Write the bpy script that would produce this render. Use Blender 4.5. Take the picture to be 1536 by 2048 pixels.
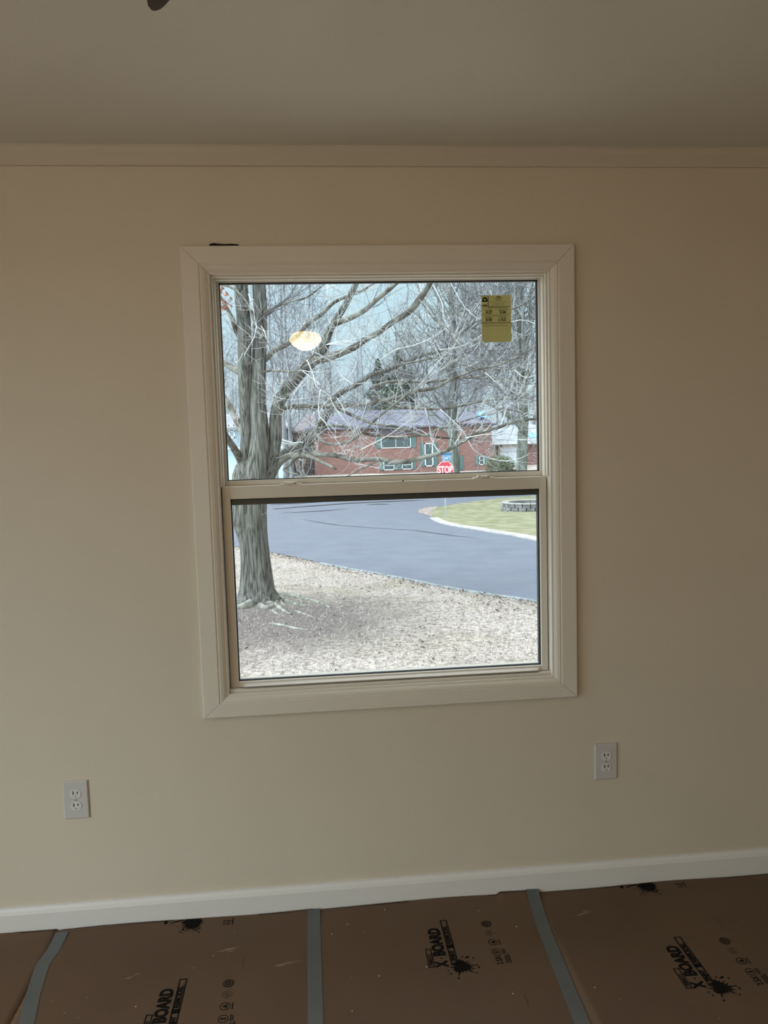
import bpy, bmesh, math, random
from mathutils import Vector, Matrix
random.seed(7)
scene = bpy.context.scene
for o in list(bpy.data.objects):
    bpy.data.objects.remove(o)
COL = scene.collection

# ------------------------------------------------------------------ camera
CAM = Vector((0.0, -2.4126, 1.5102))
FPX, PITCH, ROLL, YAW = 1540.0, -0.0879, -0.0288, 0.0885
_f = Vector((math.sin(YAW)*math.cos(PITCH), math.cos(YAW)*math.cos(PITCH), math.sin(PITCH)))
_r0 = Vector((math.cos(YAW), -math.sin(YAW), 0)); _u0 = _r0.cross(_f)
_r = _r0*math.cos(ROLL) + _u0*math.sin(ROLL); _u = -_r0*math.sin(ROLL) + _u0*math.cos(ROLL)
cd = bpy.data.cameras.new('camera'); cam = bpy.data.objects.new('camera', cd); COL.objects.link(cam)
cd.sensor_fit = 'VERTICAL'; cd.sensor_height = 24; cd.lens = 24*FPX/2048; cd.clip_start = 0.02; cd.clip_end = 900
cam.matrix_world = Matrix(((_r.x, _u.x, -_f.x, CAM.x), (_r.y, _u.y, -_f.y, CAM.y), (_r.z, _u.z, -_f.z, CAM.z), (0, 0, 0, 1)))
scene.camera = cam

# ------------------------------------------------------------------ world, exposure
scene.view_settings.view_transform = 'Standard'; scene.view_settings.look = 'None'
scene.view_settings.gamma = 1; scene.view_settings.use_curve_mapping = False
scene.view_settings.exposure = 0.0
w = bpy.data.worlds.new('overcast_sky'); scene.world = w; w.use_nodes = True
nt = w.node_tree; nt.nodes.clear()
wo = nt.nodes.new('ShaderNodeOutputWorld'); bg = nt.nodes.new('ShaderNodeBackground')
tc = nt.nodes.new('ShaderNodeTexCoord'); sx = nt.nodes.new('ShaderNodeSeparateXYZ'); cr = nt.nodes.new('ShaderNodeValToRGB')
nt.links.new(tc.outputs['Generated'], sx.inputs[0]); nt.links.new(sx.outputs['Z'], cr.inputs[0])
e = cr.color_ramp.elements
e[0].position = 0.0; e[0].color = (0.66, 0.83, 0.92, 1)
e[1].position = 1.0; e[1].color = (2.5, 2.65, 2.8, 1)
k = e.new(0.30); k.color = (0.62, 0.92, 1.06, 1)
k = e.new(0.50); k.color = (1.5, 1.65, 1.75, 1)
# the sky is brightened on this side to add daylight through the left door
dt = nt.nodes.new('ShaderNodeVectorMath'); dt.operation = 'DOT_PRODUCT'; dt.inputs[1].default_value = (-0.95, -0.31, 0.0)
mr = nt.nodes.new('ShaderNodeMapRange'); mr.interpolation_type = 'SMOOTHSTEP'; mr.inputs[1].default_value = 0.0; mr.inputs[2].default_value = 0.95; mr.inputs[3].default_value = 1.0; mr.inputs[4].default_value = 4.4
nt.links.new(tc.outputs['Generated'], dt.inputs[0]); nt.links.new(dt.outputs['Value'], mr.inputs[0])
nt.links.new(cr.outputs[0], bg.inputs[0]); nt.links.new(mr.outputs[0], bg.inputs[1])
nt.links.new(bg.outputs[0], wo.inputs[0])
LAMP_GLOW = 32.0                                  # the fan's lit glass bowl

hl = bpy.data.lights.new('added_fill_light', 'POINT'); hl.color = (1.0, .86, .68); hl.energy = 33; hl.shadow_soft_size = .25   # warm fill light added behind the camera, without a fixture
ho = bpy.data.objects.new('added_fill_light', hl); ho.location = (-1.75, -4.1, 1.30); COL.objects.link(ho)

def portal(name, loc, rot, sx_, sy_):
    l = bpy.data.lights.new(name, 'AREA'); l.shape = 'RECTANGLE'; l.size = sx_; l.size_y = sy_; l.cycles.is_portal = True
    o = bpy.data.objects.new(name, l); o.location = loc; o.rotation_euler = rot; COL.objects.link(o)
portal('daylight_portal_front', (0.23, 0.17, 1.39), (-math.pi/2, 0, 0), 1.0, 1.3)
portal('daylight_portal_left', (-2.21, -1.95, 1.06), (0, -math.pi/2, 0), 2.0, 2.3)

# ------------------------------------------------------------------ pixel helpers (photograph frame 1536x2048)
def ray(px, py): return _f + _r*((px-768)/FPX) - _u*((py-1024)/FPX)
def onY(px, py, y):
    d = ray(px, py); return CAM + d*((y-CAM.y)/d.y)
def onZ(px, py, z):
    d = ray(px, py); return CAM + d*((z-CAM.z)/d.z)
def gz(x, y):                                     # height of the ground outside
    if y < 8: z = -0.66
    elif y < 34: z = -0.66 - 0.0455*(y-8)
    elif y < 46: z = -1.843
    elif y < 72: z = -1.843 + 0.025*(y-46)
    else: z = -1.193 + 0.035*(y-72)
    return z
def onG(px, py, off=0.0):
    d = ray(px, py); t = 3.0; s = 0.25
    while t < 400:
        p = CAM + d*(t/d.y)
        if p.z < gz(p.x, p.y) + off: break
        t += s
    lo, hi = t-s, t
    for _ in range(20):
        m = (lo+hi)/2; p = CAM + d*(m/d.y)
        if p.z < gz(p.x, p.y) + off: hi = m
        else: lo = m
    p = CAM + d*(hi/d.y); return Vector((p.x, p.y, gz(p.x, p.y)+off))

# ------------------------------------------------------------------ materials
MATS = {}
def mat(name, col, rough=0.6, col2=None, scale=8.0, bump=0.0, bscale=None, stretch=None, metal=0.0, spec=0.5, detail=4, lo=0.35, hi=0.65, emit=None):
    if name in MATS: return MATS[name]
    m = bpy.data.materials.new(name); m.use_nodes = True; MATS[name] = m
    n = m.node_tree; b = n.nodes['Principled BSDF']
    b.inputs['Base Color'].default_value = (*col, 1); b.inputs['Roughness'].default_value = rough
    b.inputs['Metallic'].default_value = metal; b.inputs['Specular IOR Level'].default_value = spec
    if col2 or bump:
        t = n.nodes.new('ShaderNodeTexCoord'); mp = n.nodes.new('ShaderNodeMapping')
        if stretch: mp.inputs['Scale'].default_value = stretch
        n.links.new(t.outputs['Object'], mp.inputs[0])
    if col2:
        z = n.nodes.new('ShaderNodeTexNoise'); z.inputs['Scale'].default_value = scale; z.inputs['Detail'].default_value = detail
        r = n.nodes.new('ShaderNodeValToRGB'); r.color_ramp.elements[0].position = lo; r.color_ramp.elements[1].position = hi
        r.color_ramp.elements[0].color = (*col, 1); r.color_ramp.elements[1].color = (*col2, 1)
        n.links.new(mp.outputs[0], z.inputs['Vector']); n.links.new(z.outputs[0], r.inputs[0]); n.links.new(r.outputs[0], b.inputs['Base Color'])
    if bump:
        z = n.nodes.new('ShaderNodeTexNoise'); z.inputs['Scale'].default_value = bscale or scale; z.inputs['Detail'].default_value = 5
        bp = n.nodes.new('ShaderNodeBump'); bp.inputs['Strength'].default_value = bump; bp.inputs['Distance'].default_value = 0.01
        n.links.new(mp.outputs[0], z.inputs['Vector']); n.links.new(z.outputs[0], bp.inputs['Height']); n.links.new(bp.outputs[0], b.inputs['Normal'])
    return m
def brick_mat(name, c1, c2, mortar, sc=1.0):
    m = bpy.data.materials.new(name); m.use_nodes = True; MATS[name] = m; n = m.node_tree; b = n.nodes['Principled BSDF']
    t = n.nodes.new('ShaderNodeTexCoord'); mp = n.nodes.new('ShaderNodeMapping'); mp.inputs['Rotation'].default_value = (math.pi/2, 0, 0)
    br = n.nodes.new('ShaderNodeTexBrick'); br.inputs['Color1'].default_value = (*c1, 1); br.inputs['Color2'].default_value = (*c2, 1)
    br.inputs['Mortar'].default_value = (*mortar, 1); br.inputs['Scale'].default_value = sc
    br.inputs['Brick Width'].default_value = 0.4; br.inputs['Row Height'].default_value = 0.14; br.inputs['Mortar Size'].default_value = 0.012
    n.links.new(t.outputs['Object'], mp.inputs[0]); n.links.new(mp.outputs[0], br.inputs['Vector']); n.links.new(br.outputs[0], b.inputs['Base Color'])
    b.inputs['Roughness'].default_value = 0.9
    return m
def siding_mat(name, c1, c2, pitch):
    m = bpy.data.materials.new(name); m.use_nodes = True; n = m.node_tree; b = n.nodes['Principled BSDF']
    t = n.nodes.new('ShaderNodeTexCoord'); wv = n.nodes.new('ShaderNodeTexWave'); wv.bands_direction = 'Z'; wv.wave_profile = 'SAW'
    wv.inputs['Scale'].default_value = 1/(pitch*3.18); r = n.nodes.new('ShaderNodeValToRGB')
    r.color_ramp.elements[0].color = (*c2, 1); r.color_ramp.elements[1].color = (*c1, 1); r.color_ramp.elements[1].position = 0.25
    n.links.new(t.outputs['Object'], wv.inputs[0]); n.links.new(wv.outputs[0], r.inputs[0]); n.links.new(r.outputs[0], b.inputs['Base Color'])
    return m

WALL = mat('wall_paint', (0.685, 0.605, 0.490), 0.75, (0.70, 0.618, 0.502), 3.0, 0.12, 220)
CEIL = mat('ceiling_paint', (0.70, 0.66, 0.58), 0.85, bump=0.15, bscale=180)
TRIM = mat('trim_paint', (0.76, 0.70, 0.615), 0.4)
VINYL = mat('white_vinyl', (0.75, 0.695, 0.61), 0.35)
BLACK = mat('black_spacer', (0.012, 0.014, 0.016), 0.5)
PLATE = mat('plate_plastic', (0.60, 0.575, 0.55), 0.4)
SLOT = mat('dark_slot', (0.01, 0.008, 0.006), 0.7)
WOODFLOOR = mat('wood_floor', (0.16, 0.09, 0.05), 0.5, (0.24, 0.14, 0.07), 6, stretch=(1, 12, 1))
PAPER = mat('kraft_board', (0.112, 0.064, 0.036), 0.7, (0.130, 0.076, 0.043), 2.5, 0.05, 60)
TAPE = mat('grey_tape', (0.098, 0.108, 0.110), 0.42, (0.115, 0.125, 0.127), 12)
INK = mat('black_ink', (0.006, 0.005, 0.004), 0.9, spec=.15)
FAINT = mat('faded_ink', (0.09, 0.055, 0.035), 0.8)
BRONZE = mat('dark_bronze', (0.035, 0.02, 0.012), 0.4, metal=0.3)
GAP = mat('dark_gap', (0.012, 0.008, 0.005), 0.95)

def glass_mat(name, base=0.045):
    m = bpy.data.materials.new(name); m.use_nodes = True; n = m.node_tree; n.nodes.clear()
    out = n.nodes.new('ShaderNodeOutputMaterial'); mx = n.nodes.new('ShaderNodeMixShader'); tr = n.nodes.new('ShaderNodeBsdfTransparent')
    gl = n.nodes.new('ShaderNodeBsdfGlossy'); gl.inputs['Roughness'].default_value = 0.0
    tr.inputs[0].default_value = (0.975, 0.985, 0.98, 1)
    lw = n.nodes.new('ShaderNodeLayerWeight'); lw.inputs[0].default_value = 0.5
    p = n.nodes.new('ShaderNodeMath'); p.operation = 'POWER'; p.inputs[1].default_value = 5
    a = n.nodes.new('ShaderNodeMath'); a.operation = 'MULTIPLY_ADD'; a.inputs[1].default_value = 0.9; a.inputs[2].default_value = base
    n.links.new(lw.outputs['Facing'], p.inputs[0]); n.links.new(p.outputs[0], a.inputs[0]); n.links.new(a.outputs[0], mx.inputs[0])
    n.links.new(tr.outputs[0], mx.inputs[1]); n.links.new(gl.outputs[0], mx.inputs[2]); n.links.new(mx.outputs[0], out.inputs[0])
    return m
GLASS = glass_mat('window_glass', 0.040)

def screen_mat():
    m = bpy.data.materials.new('insect_mesh'); m.use_nodes = True; n = m.node_tree; n.nodes.clear()
    out = n.nodes.new('ShaderNodeOutputMaterial'); mx = n.nodes.new('ShaderNodeMixShader'); tr = n.nodes.new('ShaderNodeBsdfTransparent')
    df = n.nodes.new('ShaderNodeBsdfDiffuse'); df.inputs[0].default_value = (0.30, 0.32, 0.33, 1); mx.inputs[0].default_value = 0.07
    n.links.new(tr.outputs[0], mx.inputs[1]); n.links.new(df.outputs[0], mx.inputs[2]); n.links.new(mx.outputs[0], out.inputs[0])
    return m
SCREEN = screen_mat()

# ------------------------------------------------------------------ mesh helpers
class MB:
    def __init__(s): s.v = []; s.f = []; s.sm = []
    def box(s, x0, x1, y0, y1, z0, z1, M=None):
        b = len(s.v); P = [(x0,y0,z0),(x1,y0,z0),(x1,y1,z0),(x0,y1,z0),(x0,y0,z1),(x1,y0,z1),(x1,y1,z1),(x0,y1,z1)]
        if M is not None: P = [tuple(M @ Vector(p)) for p in P]
        s.v += P
        for q in ((0,3,2,1),(4,5,6,7),(0,1,5,4),(1,2,6,5),(2,3,7,6),(3,0,4,7)): s.f.append(tuple(b+i for i in q)); s.sm.append(False)
        return s
    def loft(s, rings, cap=True, smooth=False, closed=True):
        b = len(s.v); n = len(rings[0])
        for r in rings: s.v += [tuple(p) for p in r]
        for i in range(len(rings)-1):
            for j in range(n if closed else n-1):
                k2 = (j+1) % n
                s.f.append((b+i*n+j, b+i*n+k2, b+(i+1)*n+k2, b+(i+1)*n+j)); s.sm.append(smooth)
        if cap and closed:
            s.f.append(tuple(b+j for j in reversed(range(n)))); s.sm.append(False)
            s.f.append(tuple(b+(len(rings)-1)*n+j for j in range(n))); s.sm.append(False)
        return s
    def prism(s, poly, z0, z1, M=None):
        ring = lambda z: [(M @ Vector((x, y, z)) if M is not None else Vector((x, y, z))) for x, y in poly]
        return s.loft([ring(z0), ring(z1)])
    def lathe(s, prof, n=32, c=(0, 0, 0)):
        return s.loft([[Vector((c[0]+r*math.cos(2*math.pi*j/n), c[1]+r*math.sin(2*math.pi*j/n), c[2]+z)) for j in range(n)] for r, z in prof], smooth=True)
    def tube(s, pts, rad, n=6, wob=0.0):
        N = len(pts); rings = []; up = None
        for i in range(N):
            d = (pts[min(i+1, N-1)] - pts[max(i-1, 0)])
            if d.length < 1e-9: d = Vector((0, 0, 1))
            d.normalize()
            if up is None: up = d.orthogonal().normalized()
            else:
                up = up - d*up.dot(d)
                up = up.normalized() if up.length > 1e-6 else d.orthogonal().normalized()
            v = d.cross(up); r = rad[i]
            rings.append([pts[i] + (up*math.cos(2*math.pi*j/n) + v*math.sin(2*math.pi*j/n))*(r*(1+wob*math.sin(j*2.3+i*.5)*math.cos(j*1.7))) for j in range(n)])
        return s.loft(rings, cap=(n > 3), smooth=True)
    def quad(s, a, b, c, d):
        k = len(s.v); s.v += [tuple(a), tuple(b), tuple(c), tuple(d)]; s.f.append((k, k+1, k+2, k+3)); s.sm.append(False); return s
    def mesh(s, name):
        me = bpy.data.meshes.new(name); me.from_pydata(s.v, [], s.f); me.polygons.foreach_set('use_smooth', s.sm); me.update(); return me
    def build(s, name, m, parent=None, bevel=0.0):
        o = bpy.data.objects.new(name, s.mesh(name)); COL.objects.link(o); o.data.materials.append(m)
        if parent: o.parent = parent
        if bevel:
            bv = o.modifiers.new('bevel', 'BEVEL'); bv.width = bevel; bv.segments = 2; bv.limit_method = 'ANGLE'
        return o
def empty(name, loc=(0, 0, 0), rz=0.0):
    o = bpy.data.objects.new(name, None); COL.objects.link(o); o.location = loc; o.rotation_euler = (0, 0, rz); o.empty_display_size = 0.1; return o
def tag(o, label=None, cat=None, group=None, kind=None):
    if label: o['label'] = label
    if cat: o['category'] = cat
    if group: o['group'] = group
    if kind: o['kind'] = kind
    return o
def struct(o, label=None): o['kind'] = 'structure'; return tag(o, label)
def text(name, body, size, M, m, parent, xs=1.0, bold=0.0, align='CENTER', extrude=0.0002):
    cu = bpy.data.curves.new('t', 'FONT'); cu.body = body; cu.size = size; cu.extrude = extrude; cu.offset = bold; cu.align_x = align; cu.align_y = 'CENTER'; cu.resolution_u = 4
    t = bpy.data.objects.new('t', cu); COL.objects.link(t)
    dg = bpy.context.evaluated_depsgraph_get(); dg.update()
    me = bpy.data.meshes.new_from_object(t.evaluated_get(dg)); bpy.data.objects.remove(t)
    me.transform(M @ Matrix.Diagonal((xs, 1, 1, 1)))
    me.name = name; me.materials.clear(); me.materials.append(m)
    if name is None: return me
    o = bpy.data.objects.new(name, me); COL.objects.link(o); o.parent = parent; return o
def join_meshes(name, parts, m, parent):
    bm = bmesh.new()
    for me in parts: bm.from_mesh(me)
    me = bpy.data.meshes.new(name); bm.to_mesh(me); bm.free(); me.materials.clear(); me.materials.append(m)
    for p in me.polygons: p.material_index = 0
    o = bpy.data.objects.new(name, me); COL.objects.link(o)
    if parent: o.parent = parent
    return o

# ================================================================== ROOM SHELL
X0, X1, Y0, ZC = -2.15, 2.35, -5.2, 2.405
WX0, WX1, WZ0, WZ1 = -0.315, 0.772, 0.725, 2.052          # rough opening of the front window
wf = MB()
for a in ((X0-.14, WX0, 0, .15, -.3, 2.6), (WX1, X1+.14, 0, .15, -.3, 2.6), (WX0, WX1, 0, .15, -.3, WZ0), (WX0, WX1, 0, .15, WZ1, 2.6)): wf.box(*a)
wall_front = struct(wf.build('wall_front', WALL))
g = MB()                                                   # torn drywall gap above the casing
pl = [(418, 489.5), (421, 487.2), (428, 485.8), (432, 486.6), (440, 487.4), (452, 488), (462, 487.4), (474, 488.2), (478, 489.5)]
top = [onY(px, py, -.0012) for px, py in pl]
for i in range(len(pl)-1):
    a, b = top[i], top[i+1]
    g.quad((a.x, -.0012, 2.113), (b.x, -.0012, 2.113), (b.x, -.0012, b.z), (a.x, -.0012, a.z))
g.build('drywall_gap', GAP, wall_front)['label'] = 'dark ragged gap in the drywall above the window casing'
wl = MB()
for a in ((X0-.14, X0, -3.1, -.8, -.3, .06), (X0-.14, X0, -3.1, -.8, 2.06, 2.6), (X0-.14, X0, Y0, -3.1, -.3, 2.6), (X0-.14, X0, -.8, 0, -.3, 2.6)): wl.box(*a)
struct(wl.build('wall_left', WALL))
struct(MB().box(X1, X1+.14, Y0, 0, -.3, 2.6).build('wall_right', WALL))
struct(MB().box(X0-.14, X1+.14, Y0-.14, Y0, -.3, 2.6).build('wall_back', WALL))
struct(MB().box(X0-.14, X1+.14, Y0-.14, .15, ZC, ZC+.2).build('ceiling', CEIL))
struct(MB().box(X0, X1, Y0, 0, -.12, 0).build('floor', WOODFLOOR))
# crown board (flat, slightly coved)
tb = MB(); prof = [(0, 2.349), (-.010, 2.349), (-.013, 2.353), (-.015, 2.385), (-.022, 2.398), (-.022, ZC), (0, ZC)]
tb.loft([[Vector((x, y, z)) for y, z in prof] for x in (X0, X1)]); struct(tb.build('trim_1', mat('crown_paint', (0.62, 0.56, 0.465), 0.6)))
# baseboards
def baseb(name, f):
    pr = [(0, 0), (.014, 0), (.014, .068), (.011, .078), (.006, .086), (.006, .091), (0, .091)]
    m = MB(); m.loft(f(pr)); return struct(m.build(name, mat('baseboard_white', (.80, .775, .735), .4), bevel=.0008))
baseb('baseboard_front', lambda p: [[Vector((x, -d, z)) for d, z in p] for x in (X0+.001, X1-.001)])
baseb('baseboard_right', lambda p: [[Vector((X1-d, y, z)) for d, z in p] for y in (-.016, Y0)])
# sliding glass door in the left wall, outside the frame: most of the room's daylight comes in there
w2 = empty('window_2', (X0-.07, -1.95, .06)); struct(w2)
fr = MB()
for a in ((-.05, .05, -1.15, -1.08, 0, 2.0), (-.05, .05, 1.08, 1.15, 0, 2.0), (-.05, .05, -1.15, 1.15, 0, .08), (-.05, .05, -1.15, 1.15, 1.93, 2.0), (-.03, .03, -.04, .04, .08, 1.93)): fr.box(*a)
fr.build('window_frame', VINYL, w2); MB().box(-.004, .004, -1.08, 1.08, .08, 1.93).build('glass_pane', GLASS, w2)

# ================================================================== WINDOW 1
win = empty('window_1', (0.229, 0, 0.667)); struct(win)
def W(o): o.matrix_parent_inverse = Matrix.Translation(-Vector(win.location)); return o
OX0, OX1, OZ0, OZ1 = -0.374, 0.8315, 0.6675, 2.1145
CW = .081
prof = [(0, 0), (0, .018), (.003, .0205), (.050, .0205), (.053, .018), (.055, .0175), (.057, .0195), (.066, .0165), (.073, .0115), (.0745, .0085), (.078, .0085), (.081, .007), (.081, 0)]
def casing(side):
    m = MB(); rings = []
    for end in (0, 1):
        ring = []
        for d, h in prof:
            db = d*(.071/.081) if side != 'x' else d
            if side == 'top': p = (OX0+d if end == 0 else OX1-d, -h, OZ1-d)
            if side == 'bottom': p = (OX0+d if end == 0 else OX1-d, -h, OZ0+db)
            if side == 'left': p = (OX0+d, -h, OZ0+d*(.071/.081) if end == 0 else OZ1-d)
            if side == 'right': p = (OX1-d, -h, OZ0+d*(.071/.081) if end == 0 else OZ1-d)
            ring.append(Vector(p))
        rings.append(ring)
    # open the mitres by a hair
    for r_, s_ in zip(rings, (1, -1)):
        for p in r_:
            if side in ('top', 'bottom'): p.x += .0005*s_
            else: p.z += .0005*s_
    m.loft(rings); return W(m.build('casing', TRIM, win))
for s_ in ('top', 'bottom', 'left', 'right'): casing(s_)
IX0, IX1, IZ0, IZ1 = OX0+CW, OX1-CW, OZ0+.071, OZ1-CW     # visible opening
fm = MB()                                                   # vinyl main frame filling the wall thickness
for a in ((WX0, IX0, .0, .14, WZ0, WZ1), (IX1, WX1, .0, .14, WZ0, WZ1), (IX0, IX1, .0, .14, IZ1, WZ1), (IX0, IX1, .004, .14, WZ0, IZ0+.010), (IX0, IX1, .068, .14, IZ0-.01, IZ0+.003)): fm.box(*a)
W(fm.build('jamb_frame', VINYL, win, bevel=.001))
tr_ = MB()                                                  # parting ridges on the jambs beside the upper sash
tr_.box(IX0, IX0+.006, .006, .018, 1.392, IZ1); tr_.box(IX1-.006, IX1, .006, .018, 1.392, IZ1)
tr_.box(IX0, IX0+.009, .036, .058, 1.392, IZ1); tr_.box(IX1-.006, IX1, .036, .058, 1.392, IZ1); tr_.box(IX0, IX1, .010, .022, IZ1-.006, IZ1); tr_.box(IX0, IX1, .034, .048, IZ1-.009, IZ1)
W(tr_.build('jamb_track', VINYL, win, bevel=.001))
def sash(name, x0, x1, z0, z1, gx0, gx1, gz0, gz1, y0, y1, gy):
    m = MB(); m.box(x0, gx0, y0, y1, z0, z1); m.box(gx1, x1, y0, y1, z0, z1); m.box(gx0, gx1, y0, y1, z0, gz0); m.box(gx0, gx1, y0, y1, gz1, z1)
    s = W(m.build(name, VINYL, win, bevel=.0012))
    t = .0045; k = MB(); k.box(gx0, gx0+t*.7, gy-.006, gy+.006, gz0, gz1); k.box(gx1-t, gx1, gy-.006, gy+.006, gz0, gz1); k.box(gx0, gx1, gy-.006, gy+.006, gz0, gz0+t*.6); k.box(gx0, gx1, gy-.006, gy+.006, gz1-t, gz1)
    k.build('glazing_spacer', BLACK, s)
    MB().box(gx0+.001, gx1-.001, gy-.0015, gy+.0015, gz0+.001, gz1-.001).build('glass_pane', GLASS, s)
    return s
up = sash('upper_sash', IX0+.001, IX1-.001, 1.330, IZ1-.001, -.2765, .7405, 1.4075, 2.0255, .070, .104, .085)
lo = sash('lower_sash', IX0+.003, IX1-.003, IZ0+.0105, 1.391, -.2655, .7265, .7655, 1.352, .026, .066, .045)
lip = MB(); lip.box(-.262, .722, .0, .0, 0, 0) if False else None
MB().box(-.2925, .7500, .0665, .0700, 1.3300, 1.3560).build('rail_shade_strip', mat('painted_rail_shade', (.045, .05, .04), .7), up)  # dark strip added to paint the shade on the upper sash's bottom rail
# lift rail: a narrow ledge along the bottom of the lower sash that catches the daylight
lr = MB(); ringsL = []
for x, t in ((-.262, 0), (-.243, 1), (.706, 1), (.724, 0)):
    o_ = .016*t
    ringsL.append([Vector((x, .0255, .7530)), Vector((x, .0255-o_, .7530)), Vector((x, .0250-o_, .7560)), Vector((x, .0430, .7668)), Vector((x, .0430, .7530))])
lr.loft(ringsL); W(lr.build('lift_rail', VINYL, win)).parent = lo; 
lr_o = bpy.data.objects['lift_rail']; lr_o.matrix_parent_inverse = Matrix.Identity(4)
for cx in (-.075, .545):
    m = MB(); m.box(cx-.034, cx+.034, .030, .058, 1.391, 1.3945); m.box(cx-.022, cx+.018, .030, .050, 1.3945, 1.4005); m.box(cx-.010, cx+.010, .024, .034, 1.392, 1.399)
    m.build('tilt_latch', VINYL, lo, bevel=.001)
m = MB(); m.box(.278, .283, .0262, .03, 1.388, 1.3935); m.build('latch_stop', SLOT, lo)
sc = MB(); sc.box(-.288, -.272, .118, .126, .7405, 1.37); sc.box(.742, .750, .118, .126, .7405, 1.37); sc.box(-.270, .741, .118, .126, .7405, .7425); sc.box(-.270, .741, .118, .126, 1.362, 1.37)
so = W(sc.build('insect_screen', BLACK, win))
MB().box(-.272, .742, .1215, .1220, .7425, 1.362).build('screen_mesh', SCREEN, so)

# energy label stuck on the upper pane
lab = empty('energy_label', onY(993.5, 684, .0830)); lab.location.y = .0830
tag(lab, 'small yellow energy rating sticker on the top right of the upper window pane', 'sticker')
LM = mat('yellow_label_paper', (0.62, 0.61, 0.27), 0.6)
a0, a1 = onY(963.5, 589, .083), onY(1024, 684, .083)
lw_, lh = (a1.x-a0.x), .149
rc = .006; poly = []
for cx, cz, a in ((lw_/2-rc, rc, -90), (lw_/2-.002, lh-.002, 0), (-lw_/2+.002, lh-.002, 90), (-lw_/2+.010, .010, 180)):
    rr = rc if cz == rc else (.010 if a == 180 else .002)
    for k_ in range(5):
        t = math.radians(a+k_*22.5); poly.append((cx+rr*math.cos(t), cz+rr*math.sin(t)))
MV = Matrix.Rotation(math.pi/2, 4, 'X')
MB().prism(poly, 0, .0003, MV).build('label_sheet', LM, lab)
def LT(body, x, z, size, xs=1, bold=0): return text('x', body, size, Matrix.Translation((x, -.0005, z)) @ MV, INK, None, xs, bold).data
tp = []
def addt(*a, **k):
    me = text('x', a[0], a[3], Matrix.Translation((a[1], -.0006, a[2])) @ MV, INK, None, *a[4:])
    tp.append(me.data); bpy.data.objects.remove(me)
for b_, x, z in (('0.27', -.024, .0945), ('0.26', .022, .0945), ('0.50', -.025, .0705), ('\u2264 0.3', .018, .0705)): addt(b_, x, z, .0125, .95, .0004)
addt('World', .008, .143, .005, 1, .0003)
pr_ = MB()
def bar(x0, x1, z0, z1): pr_.box(x0, x1, -.0007, -.0004, z0, z1)
h2 = lw_/2
bar(-h2+.001, h2-.001, .112, .1132); bar(-h2+.02, h2-.012, .1085, .1097); bar(-h2+.001, h2-.001, .0870, .0876); bar(-h2+.01, h2-.012, .0832, .0840); bar(-h2+.001, h2-.001, .0612, .0626)
bar(-h2+.0215, -h2+.0232, .1132, .148); bar(-h2+.001, -h2+.0215, .1475, .1485)
for z, a, b_ in ((.137, -.004, .02), (.132, -.002, .016), (.127, -.022, .036), (.122, -.006, .026), (.1175, -.014, .026)): bar(a, b_, z, z+(.0012 if z > .13 else .0006))
for z in (.1035, .1008): bar(-.036, -.014, z, z+.0007); bar(.006, .036, z, z+.0007)
for z in (.0795, .0770): bar(-.036, -.012, z, z+.0007); bar(.006, .032, z, z+.0007)
for z in (.0575, .0535, .0500): bar(-h2+.008, h2-.010, z, z+.0005)
bar(-h2+.004, -h2+.019, .116, .119)
ang = [math.radians(t) for t in range(0, 181, 15)]
c_ = (-h2+.0115, .1330)
for i in range(12):
    p0, p1 = ang[i], ang[i+1]
    pr_.prism([(c_[0]+r_*math.cos(t), c_[1]+r_*1.15*math.sin(t)) for r_, t in ((.0045, p0), (.0088, p0), (.0088, p1), (.0045, p1))], .0004, .0007, MV)
bar(c_[0]-.0088, c_[0]+.0088, .1285, .1330)
tp.append(pr_.mesh('bars')); join_meshes('printed_text', tp, INK, lab)

# ================================================================== OUTLETS
def outlet(x, z, label):
    e_ = empty('wall_outlet', (x, 0, z)); tag(e_, label, 'outlet', None)
    m = MB(); w2_, h_ = .0385, .0615
    m.loft([[Vector((sx_*a, -y, sz*b)) for sx_, sz in ((-1, -1), (1, -1), (1, 1), (-1, 1))] for a, b, y in ((w2_, h_, 0), (w2_, h_, .0035), (w2_-.003, h_-.003, .0062))]); m.build('cover_plate', PLATE, e_, bevel=.0008)
    for s in (1, -1):
        cz = s*.0195; pts = []
        for k_ in range(40):
            t = 2*math.pi*k_/40; pts.append((.0172*math.cos(t), max(-.0138, min(.0138, .0172*math.sin(t)))))
        r_ = MB().prism([(px, cz+pz) for px, pz in pts], .0058, .0078, MV).build('receptacle', mat('outlet_face', (0.72, 0.69, 0.65), 0.35), e_, bevel=.0006)
        sl = MB(); sl.box(-.0080, -.0050, -.0084, -.0079, cz-.001, cz+.0095); sl.box(.0046, .0074, -.0084, -.0079, cz+.001, cz+.0085)
        sl.prism([(.0018*math.cos(t*.5236), cz-.0078+.0016*math.sin(t*.5236)) for t in range(12)], .0079, .0083, MV); sl.build('socket_slots', SLOT, r_)
    MB().prism([(.0032*math.cos(t*.3927), .0032*math.sin(t*.3927)) for t in range(16)], .0060, .0072, MV).build('screw', mat('screw_paint', (0.35, 0.32, 0.28), 0.4), e_)
outlet(-.782, .427, 'white duplex wall outlet low on the wall, left of the window')
outlet(.932, .436, 'white duplex wall outlet low on the wall, right of the window')

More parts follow.
